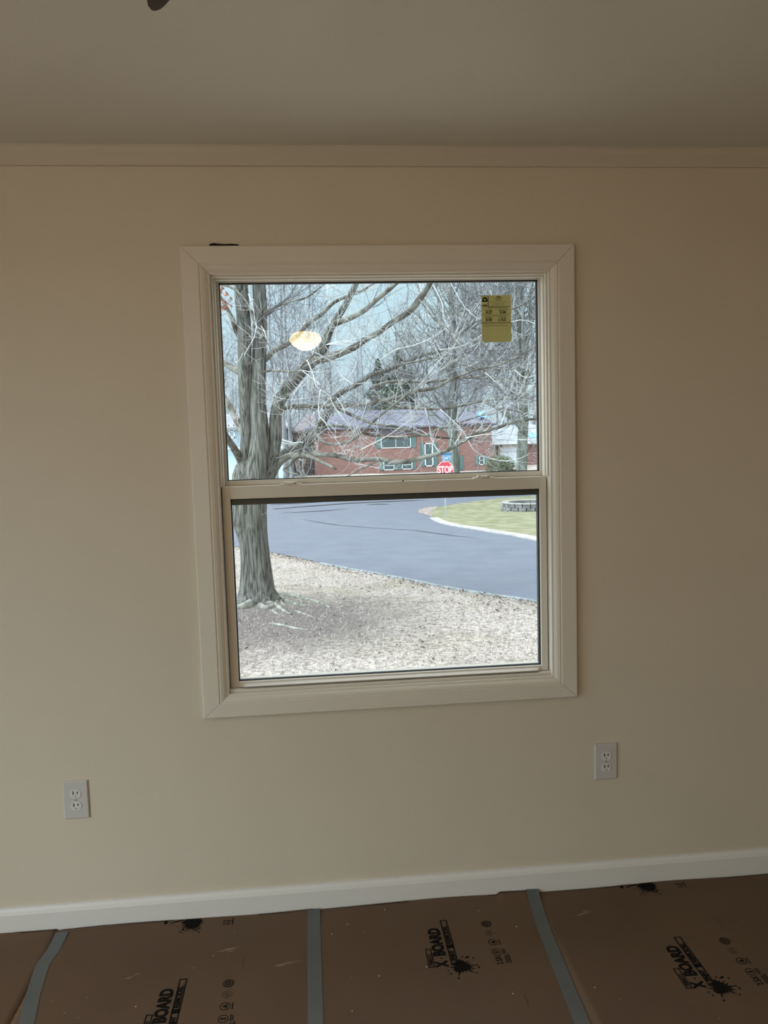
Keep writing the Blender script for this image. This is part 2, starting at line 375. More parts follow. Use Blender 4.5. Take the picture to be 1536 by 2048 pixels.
# ================================================================== FLOOR PROTECTION
def ysurf(x, y, wav):                                       # boards rest flat and ride up a little at the wall
    t = max(0, (y+.12)/.12); return .0015 + (.004+wav(x))*t*t
SHEETS = [(-2.12, -.862, 0), (-.852, -.058, 1), (-.048, .655, 2), (.665, 2.30, 3)]
slabels = ['brown floor board at the far left, left of the leftmost tape strip', 'brown printed floor board between the left and middle tape strips', 'brown printed floor board between the middle and right tape strips', 'brown printed floor board right of the right tape strip']
edge = {0: lambda x: .011+.003*math.sin(x*5), 1: lambda x: .010+.004*math.sin(x*9+1), 2: lambda x: .004+.008*max(0, math.sin((x+.05)*4.4))+(.012 if .56 < x < .66 else 0), 3: lambda x: .001+.004*max(0, math.sin((x-.9)*7)), 4: lambda x: .004}
sheet_obj = []
for x0, x1, i in SHEETS:
    m = MB(); nx, ny = 60, 26; ys = [-.0145-(2.9)*((j/ny)**2.2) for j in range(ny+1)]
    base = len(m.v)
    for j in range(ny+1):
        for k_ in range(nx+1):
            x = x0+(x1-x0)*k_/nx; yy = ys[j] - (.006*math.sin(x*7+i) + .006 if j == 0 else 0)
            m.v.append((x, yy, ysurf(x, yy, edge[i])))
    for j in range(ny):
        for k_ in range(nx):
            a = base+j*(nx+1)+k_; m.f.append((a, a+nx+1, a+nx+2, a+1)); m.sm.append(True)
    o = m.build('floor_board', PAPER); sd = o.modifiers.new('thick', 'SOLIDIFY'); sd.thickness = .0010; sd.offset = -1
    tag(o, slabels[i], 'floor protection', 'floor protection boards'); sheet_obj.append(o)
def zsheet(x, y):
    for x0, x1, i in SHEETS:
        if x0 <= x <= x1: return ysurf(x, y, edge[i])
    return ysurf(x, y, edge[1])
def tape(pts, wd, label):
    m = MB(); top = []
    P = []
    for i in range(len(pts)-1):
        for s in range(12): t = s/12; P.append((pts[i][0]*(1-t)+pts[i+1][0]*t, pts[i][1]*(1-t)+pts[i+1][1]*t))
    P.append(pts[-1])
    rings = []
    for i, (x, y) in enumerate(P):
        a = P[max(0, i-1)]; b = P[min(len(P)-1, i+1)]; d = Vector((b[0]-a[0], b[1]-a[1], 0)).normalized(); nn = Vector((-d.y, d.x, 0))*wd/2
        z = max(zsheet(x-.02, y), zsheet(x+.02, y))+.0006
        c = Vector((x, y, z)); rings.append([c-nn, c+nn, c+nn+Vector((0, 0, .0005)), c-nn+Vector((0, 0, .0005))])
    m.loft(rings); o = m.build('tape_strip', TAPE); return tag(o, label, 'tape', 'grey tape strips over the board joints')
tape([(-.842, -.030), (-.846, -.10), (-.856, -.17), (-.838, -.30), (-.816, -.41), (-.80, -.9), (-.80, -2.6)], .040, 'leftmost grey tape strip on the brown floor boards')
tape([(-.054, -.020), (-.053, -.2), (-.050, -.5), (-.048, -1.2), (-.05, -2.6)], .041, 'middle grey tape strip on the brown floor boards')
tape([(.672, -.0155), (.668, -.06), (.656, -.2), (.650, -.32), (.643, -.48), (.638, -.6), (.63, -1.2), (.64, -2.6)], .041, 'rightmost grey tape strip, running up to the baseboard')

def rim(m, x0, x1, y0, y1, t, z=.0004, h=.0002):
    for a in ((x0, x1, y0, y0+t), (x0, x1, y1-t, y1), (x0, x0+t, y0, y1), (x1-t, x1, y0, y1)): m.box(a[0], a[1], a[2], a[3], z, z+h)
def clipmesh(me, M, ymax=-.016, ymin=-99):
    pass
def logo(parent, x, y, rot=0.0, faint=1.0):
    """local u runs along the baseline (towards the wall), v up the letters (towards the left)"""
    B = Matrix.Translation((x, y, zsheet(x, y)+.0004)) @ Matrix.Rotation(math.pi/2+rot, 4, 'Z')
    T = lambda u, v: B @ Matrix.Translation((u, v, .0003))
    ps = []
    def tt(body, u, v, size, xs, bold=0.0, mm=INK):
        o = text('x', body, size, T(u, v), mm, None, xs, bold, 'LEFT'); ps.append(o.data); bpy.data.objects.remove(o)
    tt('X', 0, .017, .048, .66, .0022); tt('BOARD', .047, .017, .048, .80, .0024)
    m = MB(); m.prism([(.036+.003*math.cos(k_*.785), .016+.003*math.sin(k_*.785)) for k_ in range(8)], .0003, .0005, B)
    # PAINT + REMODEL bar, dark half and outlined half
    mm = MB(); rim(mm, .006, .214, -.030, -.008, .0032); mm.box(.078, .094, -.030, -.008, .0004, .0006)
    m.v_off = 0
    b0 = len(m.v)
    for a in range(0, len(mm.v)): m.v.append(tuple(B @ Vector(mm.v[a])))
    for f_ in mm.f: m.f.append(tuple(b0+q for q in f_)); m.sm.append(False)
    tt('PAINT', .022, -.0185, .0195, .82, .0010); tt('REMODEL', .098, -.0185, .0195, 1.0, .0009)
    # small outlined box with the maker's line
    mm = MB(); rim(mm, 0, .082, .040, .058, .0028)
    b0 = len(m.v)
    for a in range(0, len(mm.v)): m.v.append(tuple(B @ Vector(mm.v[a])))
    for f_ in mm.f: m.f.append(tuple(b0+q for q in f_)); m.sm.append(False)
    tt('TRIMACO', .008, .0485, .012, .95, .0003)
    # paint splat under the X
    rs = random.Random(3); c = (-.006, -.036); pts = []
    for k_ in range(48):
        t = 2*math.pi*k_/48; r_ = .023+.004*math.sin(3*t+1)
        if k_ % 3 == 0: r_ += rs.uniform(.004, .022)
        pts.append((c[0]+r_*math.cos(t), c[1]+r_*math.sin(t)))
    m.prism(pts, .0003, .0005, B)
    for k_ in range(16):
        t = rs.uniform(0, 6.28); d_ = rs.uniform(.034, .052); r_ = rs.uniform(.0015, .0038)
        m.prism([(c[0]+d_*math.cos(t)+r_*math.cos(q*1.05), c[1]+d_*math.sin(t)+r_*math.sin(q*1.05)) for q in range(6)], .0003, .0005, B)
    ps.append(m.mesh('marks'))
    o = join_meshes('printed_logo', ps, INK, parent); o['label'] = 'black X-BOARD paint and remodel logo'
    # icon column to the right of the logo (v = -.15)
    q = MB(); v0 = -.150; ps2 = []
    def ring(u, v, r0, r1, n=20):
        for k_ in range(n):
            a, b_ = 2*math.pi*k_/n, 2*math.pi*(k_+1)/n
            q.prism([(u+r0*math.cos(a), v+r0*math.sin(a)), (u+r1*math.cos(a), v+r1*math.sin(a)), (u+r1*math.cos(b_), v+r1*math.sin(b_)), (u+r0*math.cos(b_), v+r0*math.sin(b_))], .0003, .0005, B)
    def bx(u0, u1, va, vb): q.prism([(u0, va), (u1, va), (u1, vb), (u0, vb)], .0003, .0005, B)
    ring(.042, v0, .0125, .0142); bx(.0395, .0445, v0-.008, v0+.008)
    ring(.088, v0, .0125, .0142); q.prism([(.081, v0-.006), (.095, v0-.006), (.092, v0), (.088, v0+.008), (.084, v0)], .0003, .0005, B)
    ring(.178, v0, .0115, .0137); ring(.178, v0, .004, .0075); ring(.178, v0, .0155, .0163, 10)
    for u0, u1 in ((-.008, .024), (.030, .056), (.074, .100)): bx(u0, u1, v0-.0215, v0-.0190)
    for u0, u1 in ((-.008, .024), (.034, .052)): bx(u0, u1, v0-.0265, v0-.0245)
    bx(-.008, .030, v0-.033, v0-.030)
    o = text('x', '2.5X', .026, T(-.012, v0), INK, None, .72, .0003, 'LEFT'); ps2.append(o.data); bpy.data.objects.remove(o)
    ps2.append(q.mesh('icons')); join_meshes('printed_icons', ps2, mat('thin_ink', (0.012, 0.009, 0.007), .9, spec=.15), parent)
    q = MB(); ring(.134, v0, .0125, .0142)
    ring(.134, v0, .004, .006)
    for k_ in (0,): q.prism([(.134-.011, v0-.001), (.134+.011, v0-.001), (.134+.011, v0+.001), (.134-.011, v0+.001)], .0003, .0005, B)
    # fold marks
    q.prism([(-.185, v0-.034), (-.135, v0-.034), (-.135, v0-.032), (-.185, v0-.032)], .0003, .0005, B)
    q.prism([(.245, v0-.034), (.290, v0-.034), (.290, v0-.032), (.245, v0-.032)], .0003, .0005, B) if y+.29 < -.02 else None
    q.build('faded_marks', FAINT, parent)
logo(sheet_obj[2], .335, -.332)
logo(sheet_obj[1], -.445, -.500)
logo(sheet_obj[3], 1.020, -.508)
# the next print of the pattern, cut off by the edge of the board: splat, first letters' corner and 2.5X only
def cut_logo(parent, x, y):
    B = Matrix.Translation((x, y, .0026)) @ Matrix.Rotation(math.pi/2, 4, 'Z')
    rs = random.Random(5); m = MB(); pts = []
    zo = lambda u: .0003+max(0, u)*.0
    for k_ in range(40):
        t = math.pi*(.5+k_/39); r_ = .024+(rs.uniform(.004, .020) if k_ % 3 == 0 else 0)
        pts.append((min(.012, r_*math.cos(t)), r_*math.sin(t)))
    m.prism([(.016, .022)]+pts+[(.016, -.022)], .001, .0013, B)
    for k_ in range(12):
        t = rs.uniform(1.8, 4.5); d_ = rs.uniform(.034, .050); r_ = rs.uniform(.0015, .0034)
        m.prism([(d_*math.cos(t)+r_*math.cos(q*1.05), d_*math.sin(t)+r_*math.sin(q*1.05)) for q in range(6)], .001, .0013, B)
    m.prism([(.002, .080), (.013, .080), (.013, .091), (.002, .091)], .001, .0013, B)
    m.prism([(.006, .024), (.014, .030), (.012, .052), (.004, .072), (.002, .070), (.008, .050), (.010, .032)], .001, .0013, B)
    m.prism([(-.004, -.128), (-.001, -.128), (-.001, -.116), (-.004, -.116)], .001, .0013, B)
    ps = [m.mesh('m')]
    o = text('x', '2.5', .026, B @ Matrix.Translation((-.020, -.107, .001)), INK, None, .72, .0003, 'LEFT'); ps.append(o.data); bpy.data.objects.remove(o)
    m2 = MB(); m2.prism([(-.020, -.128), (.010, -.128), (.010, -.125), (-.020, -.125)], .001, .0013, B); ps.append(m2.mesh('b'))
    o = join_meshes('cut_off_print', ps, INK, parent)
    for v in o.data.vertices:
        v.co.y = min(v.co.y, -.0185); v.co.z = zsheet(v.co.x, v.co.y)+.0007
    o['label'] = 'cut-off black print at the edge of the board'
cut_logo(sheet_obj[1], -.438, -.034)
cut_logo(sheet_obj[3], 1.062, -.034)
# paint specks and scuffs on the boards
rs = random.Random(11); m = MB()
for k_ in range(60):
    x, y = rs.uniform(-1.0, 1.5), rs.uniform(-.75, -.03); r_ = rs.choice((.0007, .0009, .0012, .0020)) if k_ > 4 else .0022; z = zsheet(x, y)+.0003
    m.prism([(x+r_*math.cos(q*1.05), y+r_*math.sin(q*1.05)) for q in range(6)], z, z+.0005)
tag(m.build('paint_specks', mat('dried_white_paint', (0.62, 0.58, 0.52), .7)), 'tiny white paint specks scattered on the brown floor boards', 'paint specks', kind='stuff')
SC = mat('chalky_scuff', (0.33, 0.25, 0.18), .8)
for lbl, (x, y, a, l_) in (('pale scuff on the floor board beside the left printed logo', (-.585, -.265, .5, .085)), ('pale scuff right of the left cut-off print', (-.315, -.175, .1, .10)), ('pale scuff on the board left of the middle tape strip', (-.145, -.265, .15, .14)), ('pale scuff left of the right printed logo', (.80, -.14, .2, .06))):
    m = MB()
    for q in range(5):
        oy = rs.uniform(-.008, .008); ox = rs.uniform(-.02, .02); ll = l_*rs.uniform(.2, .6); wdt = rs.uniform(.0006, .0018)
        d = Vector((math.cos(a), math.sin(a), 0)); nn = Vector((-d.y, d.x, 0)); c = Vector((x, y, zsheet(x, y)+.0003)) + d*ox + nn*oy
        m.loft([[c-d*ll/2-nn*.0002, c-d*ll/2+nn*.0002, c-d*ll/2+nn*.0002+Vector((0, 0, .0002)), c-d*ll/2-nn*.0002+Vector((0, 0, .0002))], [c-nn*wdt, c+nn*wdt, c+nn*wdt+Vector((0, 0, .0002)), c-nn*wdt+Vector((0, 0, .0002))], [c+d*ll/2-nn*.0002, c+d*ll/2+nn*.0002, c+d*ll/2+nn*.0002+Vector((0, 0, .0002)), c+d*ll/2-nn*.0002+Vector((0, 0, .0002))]])
    pi_ = 1 if x < -.05 else 3
    m.build('scuff', SC, sheet_obj[pi_])['label'] = lbl

# ================================================================== CEILING FAN
FX, FY = -.022, -1.603
fan = empty('ceiling_fan', (FX, FY, 2.405)); tag(fan, 'dark bronze ceiling fan, one blade tip at the top edge of the view', 'ceiling fan')
MB().lathe([(.001, 0), (.075, 0), (.075, -.035), (.06, -.05), (.03, -.055), (.001, -.055)]).build('canopy', BRONZE, fan)
MB().lathe([(.001, -.05), (.05, -.055), (.115, -.08), (.125, -.13), (.12, -.19), (.10, -.215), (.001, -.215)]).build('motor_housing', BRONZE, fan)
MB().lathe([(.001, -.21), (.070, -.212), (.088, -.235), (.074, -.285), (.060, -.293), (.001, -.293)]).build('light_fitter', BRONZE, fan)
gm = bpy.data.materials.new('lit_bowl_glass'); gm.use_nodes = True; n = gm.node_tree; n.nodes.clear()
out = n.nodes.new('ShaderNodeOutputMaterial'); em = n.nodes.new('ShaderNodeEmission'); t_ = n.nodes.new('ShaderNodeTexCoord'); ln = n.nodes.new('ShaderNodeVectorMath'); ln.operation = 'DISTANCE'
ln.inputs[1].default_value = (0, -.0, -.365); n.links.new(t_.outputs['Object'], ln.inputs[0]); rp = n.nodes.new('ShaderNodeValToRGB')
rp.color_ramp.elements[0].position = .030; rp.color_ramp.elements[0].color = (1, .78, .48, 1); rp.color_ramp.elements[1].position = .095; rp.color_ramp.elements[1].color = (.30, .235, .09, 1)
n.links.new(ln.outputs['Value'], rp.inputs[0]); n.links.new(rp.outputs[0], em.inputs[0]); em.inputs[1].default_value = LAMP_GLOW; n.links.new(em.outputs[0], out.inputs[0])
MB().lathe([(.058, -.2925), (.072, -.303), (.083, -.318), (.087, -.328), (.082, -.340), (.068, -.357), (.048, -.373), (.025, -.384), (.001, -.387)], 40).build('light_bowl', gm, fan)
ta = math.radians(22.4)
for k_ in range(5):
    a = ta + k_*2*math.pi/5; M = Matrix.Rotation(a, 4, 'Z') @ Matrix.Translation((0, 0, -.2)) @ Matrix.Rotation(math.radians(0), 4, 'Y')
    pts = []
    for y, hw in ((.20, .035), (.28, .048), (.36, .052), (.42, .042), (.46, .028), (.49, .019), (.513, .0145), (.528, .010), (.536, .004)): pts.append((hw, y))
    poly = pts + [(0, .538)] + [(-x, y) for x, y in reversed(pts)]
    MB().prism(poly, -.004, .004, M).build('blade', BRONZE, fan, bevel=.002)
    m = MB(); m.box(-.012, .012, .10, .24, -.008, -.003, M); m.build('blade_arm', BRONZE, fan)
#EXTERIOR#
# ================================================================== OUTSIDE: GROUND
def ground_mat():
    m = bpy.data.materials.new('winter_lawn'); m.use_nodes = True; n = m.node_tree; b = n.nodes['Principled BSDF']; b.inputs['Roughness'].default_value = 0.95
    b.inputs['Specular IOR Level'].default_value = 0.1
    t = n.nodes.new('ShaderNodeTexCoord')
    def noise(sc, det, lo, hi, c0, c1, rough=.6):
        z = n.nodes.new('ShaderNodeTexNoise'); z.inputs['Scale'].default_value = sc; z.inputs['Detail'].default_value = det; z.inputs['Roughness'].default_value = rough
        r = n.nodes.new('ShaderNodeValToRGB'); r.color_ramp.elements[0].position = lo; r.color_ramp.elements[1].position = hi
        r.color_ramp.elements[0].color = (*c0, 1); r.color_ramp.elements[1].color = (*c1, 1)
        n.links.new(t.outputs['Object'], z.inputs['Vector']); n.links.new(z.outputs[0], r.inputs[0]); return r
    straw = noise(17, 9, .36, .60, (0.09, .074, .069), (0.66, .59, .53), .8)
    big = noise(1.1, 3, .42, .62, (1, 1, 1), (0.84, .85, .78))
    mul = n.nodes.new('ShaderNodeMix'); mul.data_type = 'RGBA'; mul.blend_type = 'MULTIPLY'; mul.inputs[0].default_value = 1
    n.links.new(straw.outputs[0], mul.inputs[6]); n.links.new(big.outputs[0], mul.inputs[7])
    # bare soil around the tree's roots
    d = n.nodes.new('ShaderNodeVectorMath'); d.operation = 'DISTANCE'; d.inputs[1].default_value = (DIRT.x, DIRT.y, DIRT.z)
    sc = n.nodes.new('ShaderNodeVectorMath'); sc.operation = 'MULTIPLY'; sc.inputs[1].default_value = (1, 1, 1)
    n.links.new(t.outputs['Object'], d.inputs[0])
    wob = noise(3.0, 5, .0, 1.0, (0, 0, 0), (1, 1, 1)); add = n.nodes.new('ShaderNodeMath'); add.operation = 'MULTIPLY_ADD'; add.inputs[1].default_value = 1.7
    n.links.new(wob.outputs[0], add.inputs[0]); n.links.new(d.outputs['Value'], add.inputs[2])
    rr = n.nodes.new('ShaderNodeMapRange'); rr.inputs[1].default_value = 1.7; rr.inputs[2].default_value = 3.2; rr.inputs[3].default_value = .9; rr.inputs[4].default_value = 0
    n.links.new(add.outputs[0], rr.inputs[0])
    soil = noise(18, 8, .35, .65, (0.05, .042, .040), (0.24, .21, .205), .85)
    mx = n.nodes.new('ShaderNodeMix'); mx.data_type = 'RGBA'; n.links.new(rr.outputs[0], mx.inputs[0]); n.links.new(mul.outputs[2], mx.inputs[6]); n.links.new(soil.outputs[0], mx.inputs[7])
    n.links.new(mx.outputs[2], b.inputs['Base Color'])
    bp = n.nodes.new('ShaderNodeBump'); bp.inputs['Strength'].default_value = .9; bp.inputs['Distance'].default_value = .03; z = n.nodes.new('ShaderNodeTexNoise'); z.inputs['Scale'].default_value = 22; z.inputs['Detail'].default_value = 8
    n.links.new(t.outputs['Object'], z.inputs[0]); n.links.new(z.outputs[0], bp.inputs['Height']); n.links.new(bp.outputs[0], b.inputs['Normal'])
    return m
TB = onG(514, 1204)                                        # foot of the big tree
DIRT = onG(560, 1243)
LAWN = ground_mat()
YS = [.16, 4, 8] + [8+2*i for i in range(1, 14)] + [36, 40, 46, 50, 56, 64, 72, 82, 100, 130, 180, 260]
m = MB(); XS = [-140, -80, -40, -20, -10, 0, 10, 20, 40, 80, 140]
for y in YS:
    for x in XS: m.v.append((x, y, gz(x, y)))
for j in range(len(YS)-1):
    for i in range(len(XS)-1):
        a = j*len(XS)+i; m.f.append((a, a+1, a+len(XS)+1, a+len(XS))); m.sm.append(True)
struct(m.build('ground', LAWN))
m = MB()                                                   # ground beside the house, before the glass door
m.quad((-60, -30, -.66), (-2.30, -30, -.66), (-2.30, .16, -.66), (-60, .16, -.66)); struct(m.build('ground', LAWN))

def drape(name, outline, off, material, thick=.0):
    pts = [onG(px, py) if isinstance(px, (int, float)) else px for px, py in outline]
    bm = bmesh.new(); vs = [bm.verts.new((p.x, p.y, 0)) for p in pts]; bm.faces.new(vs)
    y0, y1 = min(p.y for p in pts), max(p.y for p in pts)
    for c in [8+i for i in range(0, 70)] + [80, 82, 90]:
        if y0 < c < y1: bmesh.ops.bisect_plane(bm, geom=bm.verts[:]+bm.edges[:]+bm.faces[:], plane_co=(0, c, 0), plane_no=(0, 1, 0))
    for v in bm.verts: v.co.z = gz(v.co.x, v.co.y)+off
    bmesh.ops.recalc_face_normals(bm, faces=bm.faces[:])
    if sum(f.normal.z for f in bm.faces) < 0: bmesh.ops.reverse_faces(bm, faces=bm.faces[:])
    me = bpy.data.meshes.new(name); bm.to_mesh(me); bm.free(); me.materials.append(material)
    o = bpy.data.objects.new(name, me); COL.objects.link(o); return o
ASPH = mat('worn_asphalt', (0.120, 0.136, 0.178), 0.7, (0.155, 0.172, 0.215), 1.6, .25, 60, lo=.3, hi=.7)
road = drape('road', [(380, 1072), (430, 1083), (478, 1095), (540, 1105), (600, 1117), (655, 1130), (700, 1138), (760, 1149), (820, 1160), (870, 1171), (925, 1181), (980, 1190), (1030, 1197), (1080, 1205), (1180, 1219), (1330, 1236), (1400, 1120),
    (1400, 975), (1250, 966), (1120, 967), (1000, 974), (900, 979), (800, 985), (700, 993), (620, 998), (540, 1003), (470, 1009), (380, 1016)], .012, ASPH)
tag(road, None, None, None); struct(road, 'grey-blue asphalt street curving past the front lawn')
GREEN = mat('green_grass', (0.19, 0.205, 0.115), .95, (0.33, 0.31, 0.215), 1.8, .6, 25, spec=.1, lo=.4, hi=.66)
isl = [(1240, 1100), (1140, 1090), (1075, 1077), (1030, 1069), (985, 1062), (945, 1055), (915, 1051), (893, 1046), (878, 1041), (866, 1034), (861, 1027), (864, 1021), (875, 1016), (895, 1012), (930, 1006), (975, 1000), (1020, 996), (1075, 992), (1160, 988), (1300, 984)]
struct(drape('corner_lawn', isl, .035, GREEN), 'green corner lawn across the street under the stop sign')
gravel = drape('ground', [(868, 1036), (862, 1028), (866, 1021), (878, 1014), (868, 1013), (850, 1016), (838, 1020), (836, 1025), (850, 1029)], .02, mat('gravel_edge', (.16, .13, .11), .9, (.42, .36, .32), 5)); struct(gravel, 'gravel washed out at the tip of the corner lawn')
CURB = mat('pale_concrete', (0.36, 0.34, 0.32), .8, (0.50, 0.47, 0.44), 3)
def kerb(pts, w_, h, label, c=CURB):
    P = [onG(*p) for p in pts]; Q = []
    for i in range(len(P)-1):
        n_ = max(2, int((P[i+1]-P[i]).length/.5))
        for k_ in range(n_): q = P[i].lerp(P[i+1], k_/n_); q.z = gz(q.x, q.y); Q.append(q)
    Q.append(P[-1]); rings = []
    for i, q in enumerate(Q):
        d = (Q[min(i+1, len(Q)-1)]-Q[max(i-1, 0)]); d.z = 0; d.normalize(); nn = Vector((-d.y, d.x, 0))*w_/2
        rings.append([q-nn+Vector((0, 0, -.05)), q-nn+Vector((0, 0, h)), q+nn+Vector((0, 0, h)), q+nn+Vector((0, 0, -.05))])
    m = MB(); m.loft(rings); o = m.build('curb', c); return struct(o, label)
kerb([(1240, 1103), (1140, 1093), (1075, 1080), (1030, 1071), (985, 1064), (945, 1057), (915, 1053), (893, 1048), (878, 1043), (868, 1037)], .35, .05, 'pale concrete edge of the corner lawn')
kerb([(640, 1128), (700, 1139), (760, 1150), (820, 1161), (870, 1172), (925, 1182), (980, 1191), (1080, 1206), (1180, 1220)], .07, .025, 'thin edge where the front lawn meets the street', mat('edge_soil', (0.22, 0.24, 0.24), .9, (0.36, 0.40, 0.42), 4))
# cracks and wet marks of the road are a pattern of its surface
def streak(parent, pts, w_, c, off=.03):
    P = [onG(*p) for p in pts]; m = MB()
    for i in range(len(P)-1):
        a, b = P[i], P[i+1]; d = (b-a); d.z = 0
        if d.length < 1e-6: continue
        d.normalize(); nn = Vector((-d.y, d.x, 0))
        w0 = w_*(.3 if i == 0 else 1); w1 = w_*(.2 if i == len(P)-2 else 1); u_ = Vector((0, 0, off))
        n_ = max(1, int((b-a).length/1.0))
        for k_ in range(n_):
            p0, p1 = a.lerp(b, k_/n_), a.lerp(b, (k_+1)/n_); p0.z = gz(p0.x, p0.y); p1.z = gz(p1.x, p1.y)
            f0, f1 = w0+(w1-w0)*k_/n_, w0+(w1-w0)*(k_+1)/n_
            m.quad(p0-nn*f0/2+u_, p1-nn*f1/2+u_, p1+nn*f1/2+u_, p0+nn*f0/2+u_)
    return m.build('road_crack', c, parent)
CRK = mat('tar_crack', (.045, .05, .06), .95, spec=0.0); WET = mat('wet_asphalt', (.085, .088, .10), .95, spec=0.0)
streak(road, [(606, 1040), (640, 1046), (680, 1052), (760, 1058), (830, 1062), (900, 1072), (960, 1079)], .05, CRK)
streak(road, [(545, 1019), (620, 1013), (700, 1007), (790, 1003), (850, 1001)], .55, WET)
streak(road, [(540, 1010), (600, 1007), (660, 1003), (720, 999)], .5, WET)
streak(road, [(560, 1027), (640, 1023), (700, 1018)], .25, WET)
streak(road, [(735, 1010), (760, 1009), (780, 1009)], .4, WET)
struct(drape('driveway', [(868, 957), (930, 951), (1000, 946), (1075, 942), (1200, 938), (1200, 948), (1075, 955), (1000, 963), (900, 968)], .03, mat('pale_drive', (.36, .34, .32), .9, (.44, .41, .38), 2)), 'pale driveway before the garage house')
struct(drape('far_lawn', [(380, 1003), (560, 997), (700, 989), (860, 980), (880, 960), (760, 948), (660, 944), (620, 946), (560, 951), (380, 960)], .03, mat('far_straw', (.42, .39, .33), .95, (.56, .53, .46), 3)), 'pale tan lawn across the street below the brick house')

# dead grass blades and fallen leaves on the near lawn
rs = random.Random(21)
def road_side(x, y):                                       # True on the near lawn
    return y < NE(x)
_ne = [onG(*p) for p in ((430, 1083), (478, 1095), (540, 1105), (655, 1130), (760, 1149), (870, 1171), (980, 1190), (1080, 1205), (1180, 1219))]
def NE(x):
    for a, b in zip(_ne, _ne[1:]):
        if a.x <= x <= b.x: return a.y+(b.y-a.y)*(x-a.x)/(b.x-a.x)
    return _ne[0].y if x < _ne[0].x else _ne[-1].y
m = MB(); cnt = 0
while cnt < 45000:
    y = 3.4+13.6*rs.random()**1.1; half = .23*(y+2.4)+.4; x = .095*(y+2.4)+rs.uniform(-half, half)
    if y > NE(x)-.05: continue
    dd = (Vector((x, y, 0))-Vector((DIRT.x, DIRT.y, 0))).length
    if dd < 1.6+rs.random()*1.3 and rs.random() < .85: continue
    z = gz(x, y); h = rs.uniform(.012, .05); a = rs.uniform(0, 6.28); lean = rs.uniform(.01, .07); ww = .0028
    dx, dy = math.cos(a), math.sin(a); k_ = len(m.v)
    m.v += [(x-dy*ww, y+dx*ww, z), (x+dy*ww, y-dx*ww, z), (x+dx*lean, y+dy*lean, z+h)]; m.f.append((k_, k_+1, k_+2)); m.sm.append(False); cnt += 1
tag(m.build('dead_grass', mat('dead_grass_blades', (.40, .36, .32), .9, (.62, .57, .52), 5, spec=.1)), 'dormant straw-coloured grass blades over the front lawn', 'grass', kind='stuff')
m = MB()
def leafq(m, c, s, rs, flat=.5):
    a = rs.uniform(0, 6.28); t = rs.uniform(-flat, flat); u_ = Vector((math.cos(a), math.sin(a), t))*s; v_ = Vector((-math.sin(a), math.cos(a), rs.uniform(-flat, flat)))*s*.6
    m.quad(c-u_, c-v_*.9, c+u_, c+v_)
for i in range(1900):
    if i < 1300:
        x = rs.uniform(-3.5, 5.0); y = NE(x)-abs(rs.gauss(0, .55))-.05
    else:
        y = rs.uniform(3.5, 14); half = .23*(y+2.4)+.3; x = .095*(y+2.4)+rs.uniform(-half, half)
        if y > NE(x): continue
    leafq(m, Vector((x, y, gz(x, y)+rs.uniform(.01, .035))), rs.uniform(.010, .032), rs, .6)
tag(m.build('fallen_leaves', mat('brown_leaf', (.045, .030, .024), .9, (.13, .09, .07), 9)), 'brown dead leaves scattered over the front lawn and along the street edge', 'leaves', kind='stuff')

# ================================================================== TREES
BARK = mat('maple_bark', (.028, .030, .027), .95, (.225, .225, .205), 17, 1.0, 22, stretch=(2.4, 2.4, .22), lo=.33, hi=.68, detail=8, spec=.1)
LIMB = mat('lichened_limb', (.075, .068, .055), .9, (.235, .235, .205), 7, .8, 30, stretch=(1, 1, 1), lo=.38, hi=.62, detail=7, spec=.15)
TWIGD = mat('dark_twig', (.09, .085, .085), .85, (.22, .215, .21), 3, spec=.1)
TWIG = mat('pale_twig', (.34, .34, .34), .8, (.66, .68, .67), 3, lo=.35, hi=.6, spec=.2)
def rdir(rs):
    while True:
        v = Vector((rs.uniform(-1, 1), rs.uniform(-1, 1), rs.uniform(-1, 1)))
        if .05 < v.length < 1: return v.normalized()
def grow(m, p, d, L, r, lvl, rs, sides=3, droop=0.0, kids=3, wig=.28, minr=.0018):
    n_ = 5 if lvl > 0 else 4; pts = [p.copy()]; q = p.copy(); dd = d.copy()
    for i in range(n_):
        dd = (dd + rdir(rs)*wig + Vector((0, 0, .10-droop))).normalized(); q = q + dd*(L/n_); pts.append(q.copy())
    rad = [max(minr, r*(1-.75*i/n_)) for i in range(n_+1)]
    m.tube(pts, rad, sides)
    if lvl > 0:
        for k_ in range(kids+rs.randint(-1, 1)):
            t = rs.uniform(.25, .98)*n_; i = min(n_-1, int(t)); pp = pts[i].lerp(pts[i+1], t-i); bd = (pts[i+1]-pts[i]).normalized()
            nd = (bd*.75 + rdir(rs)*.85).normalized()
            grow(m, pp, nd, L*rs.uniform(.4, .7), max(minr, r*.5), lvl-1, rs, sides, droop, kids, wig, minr)

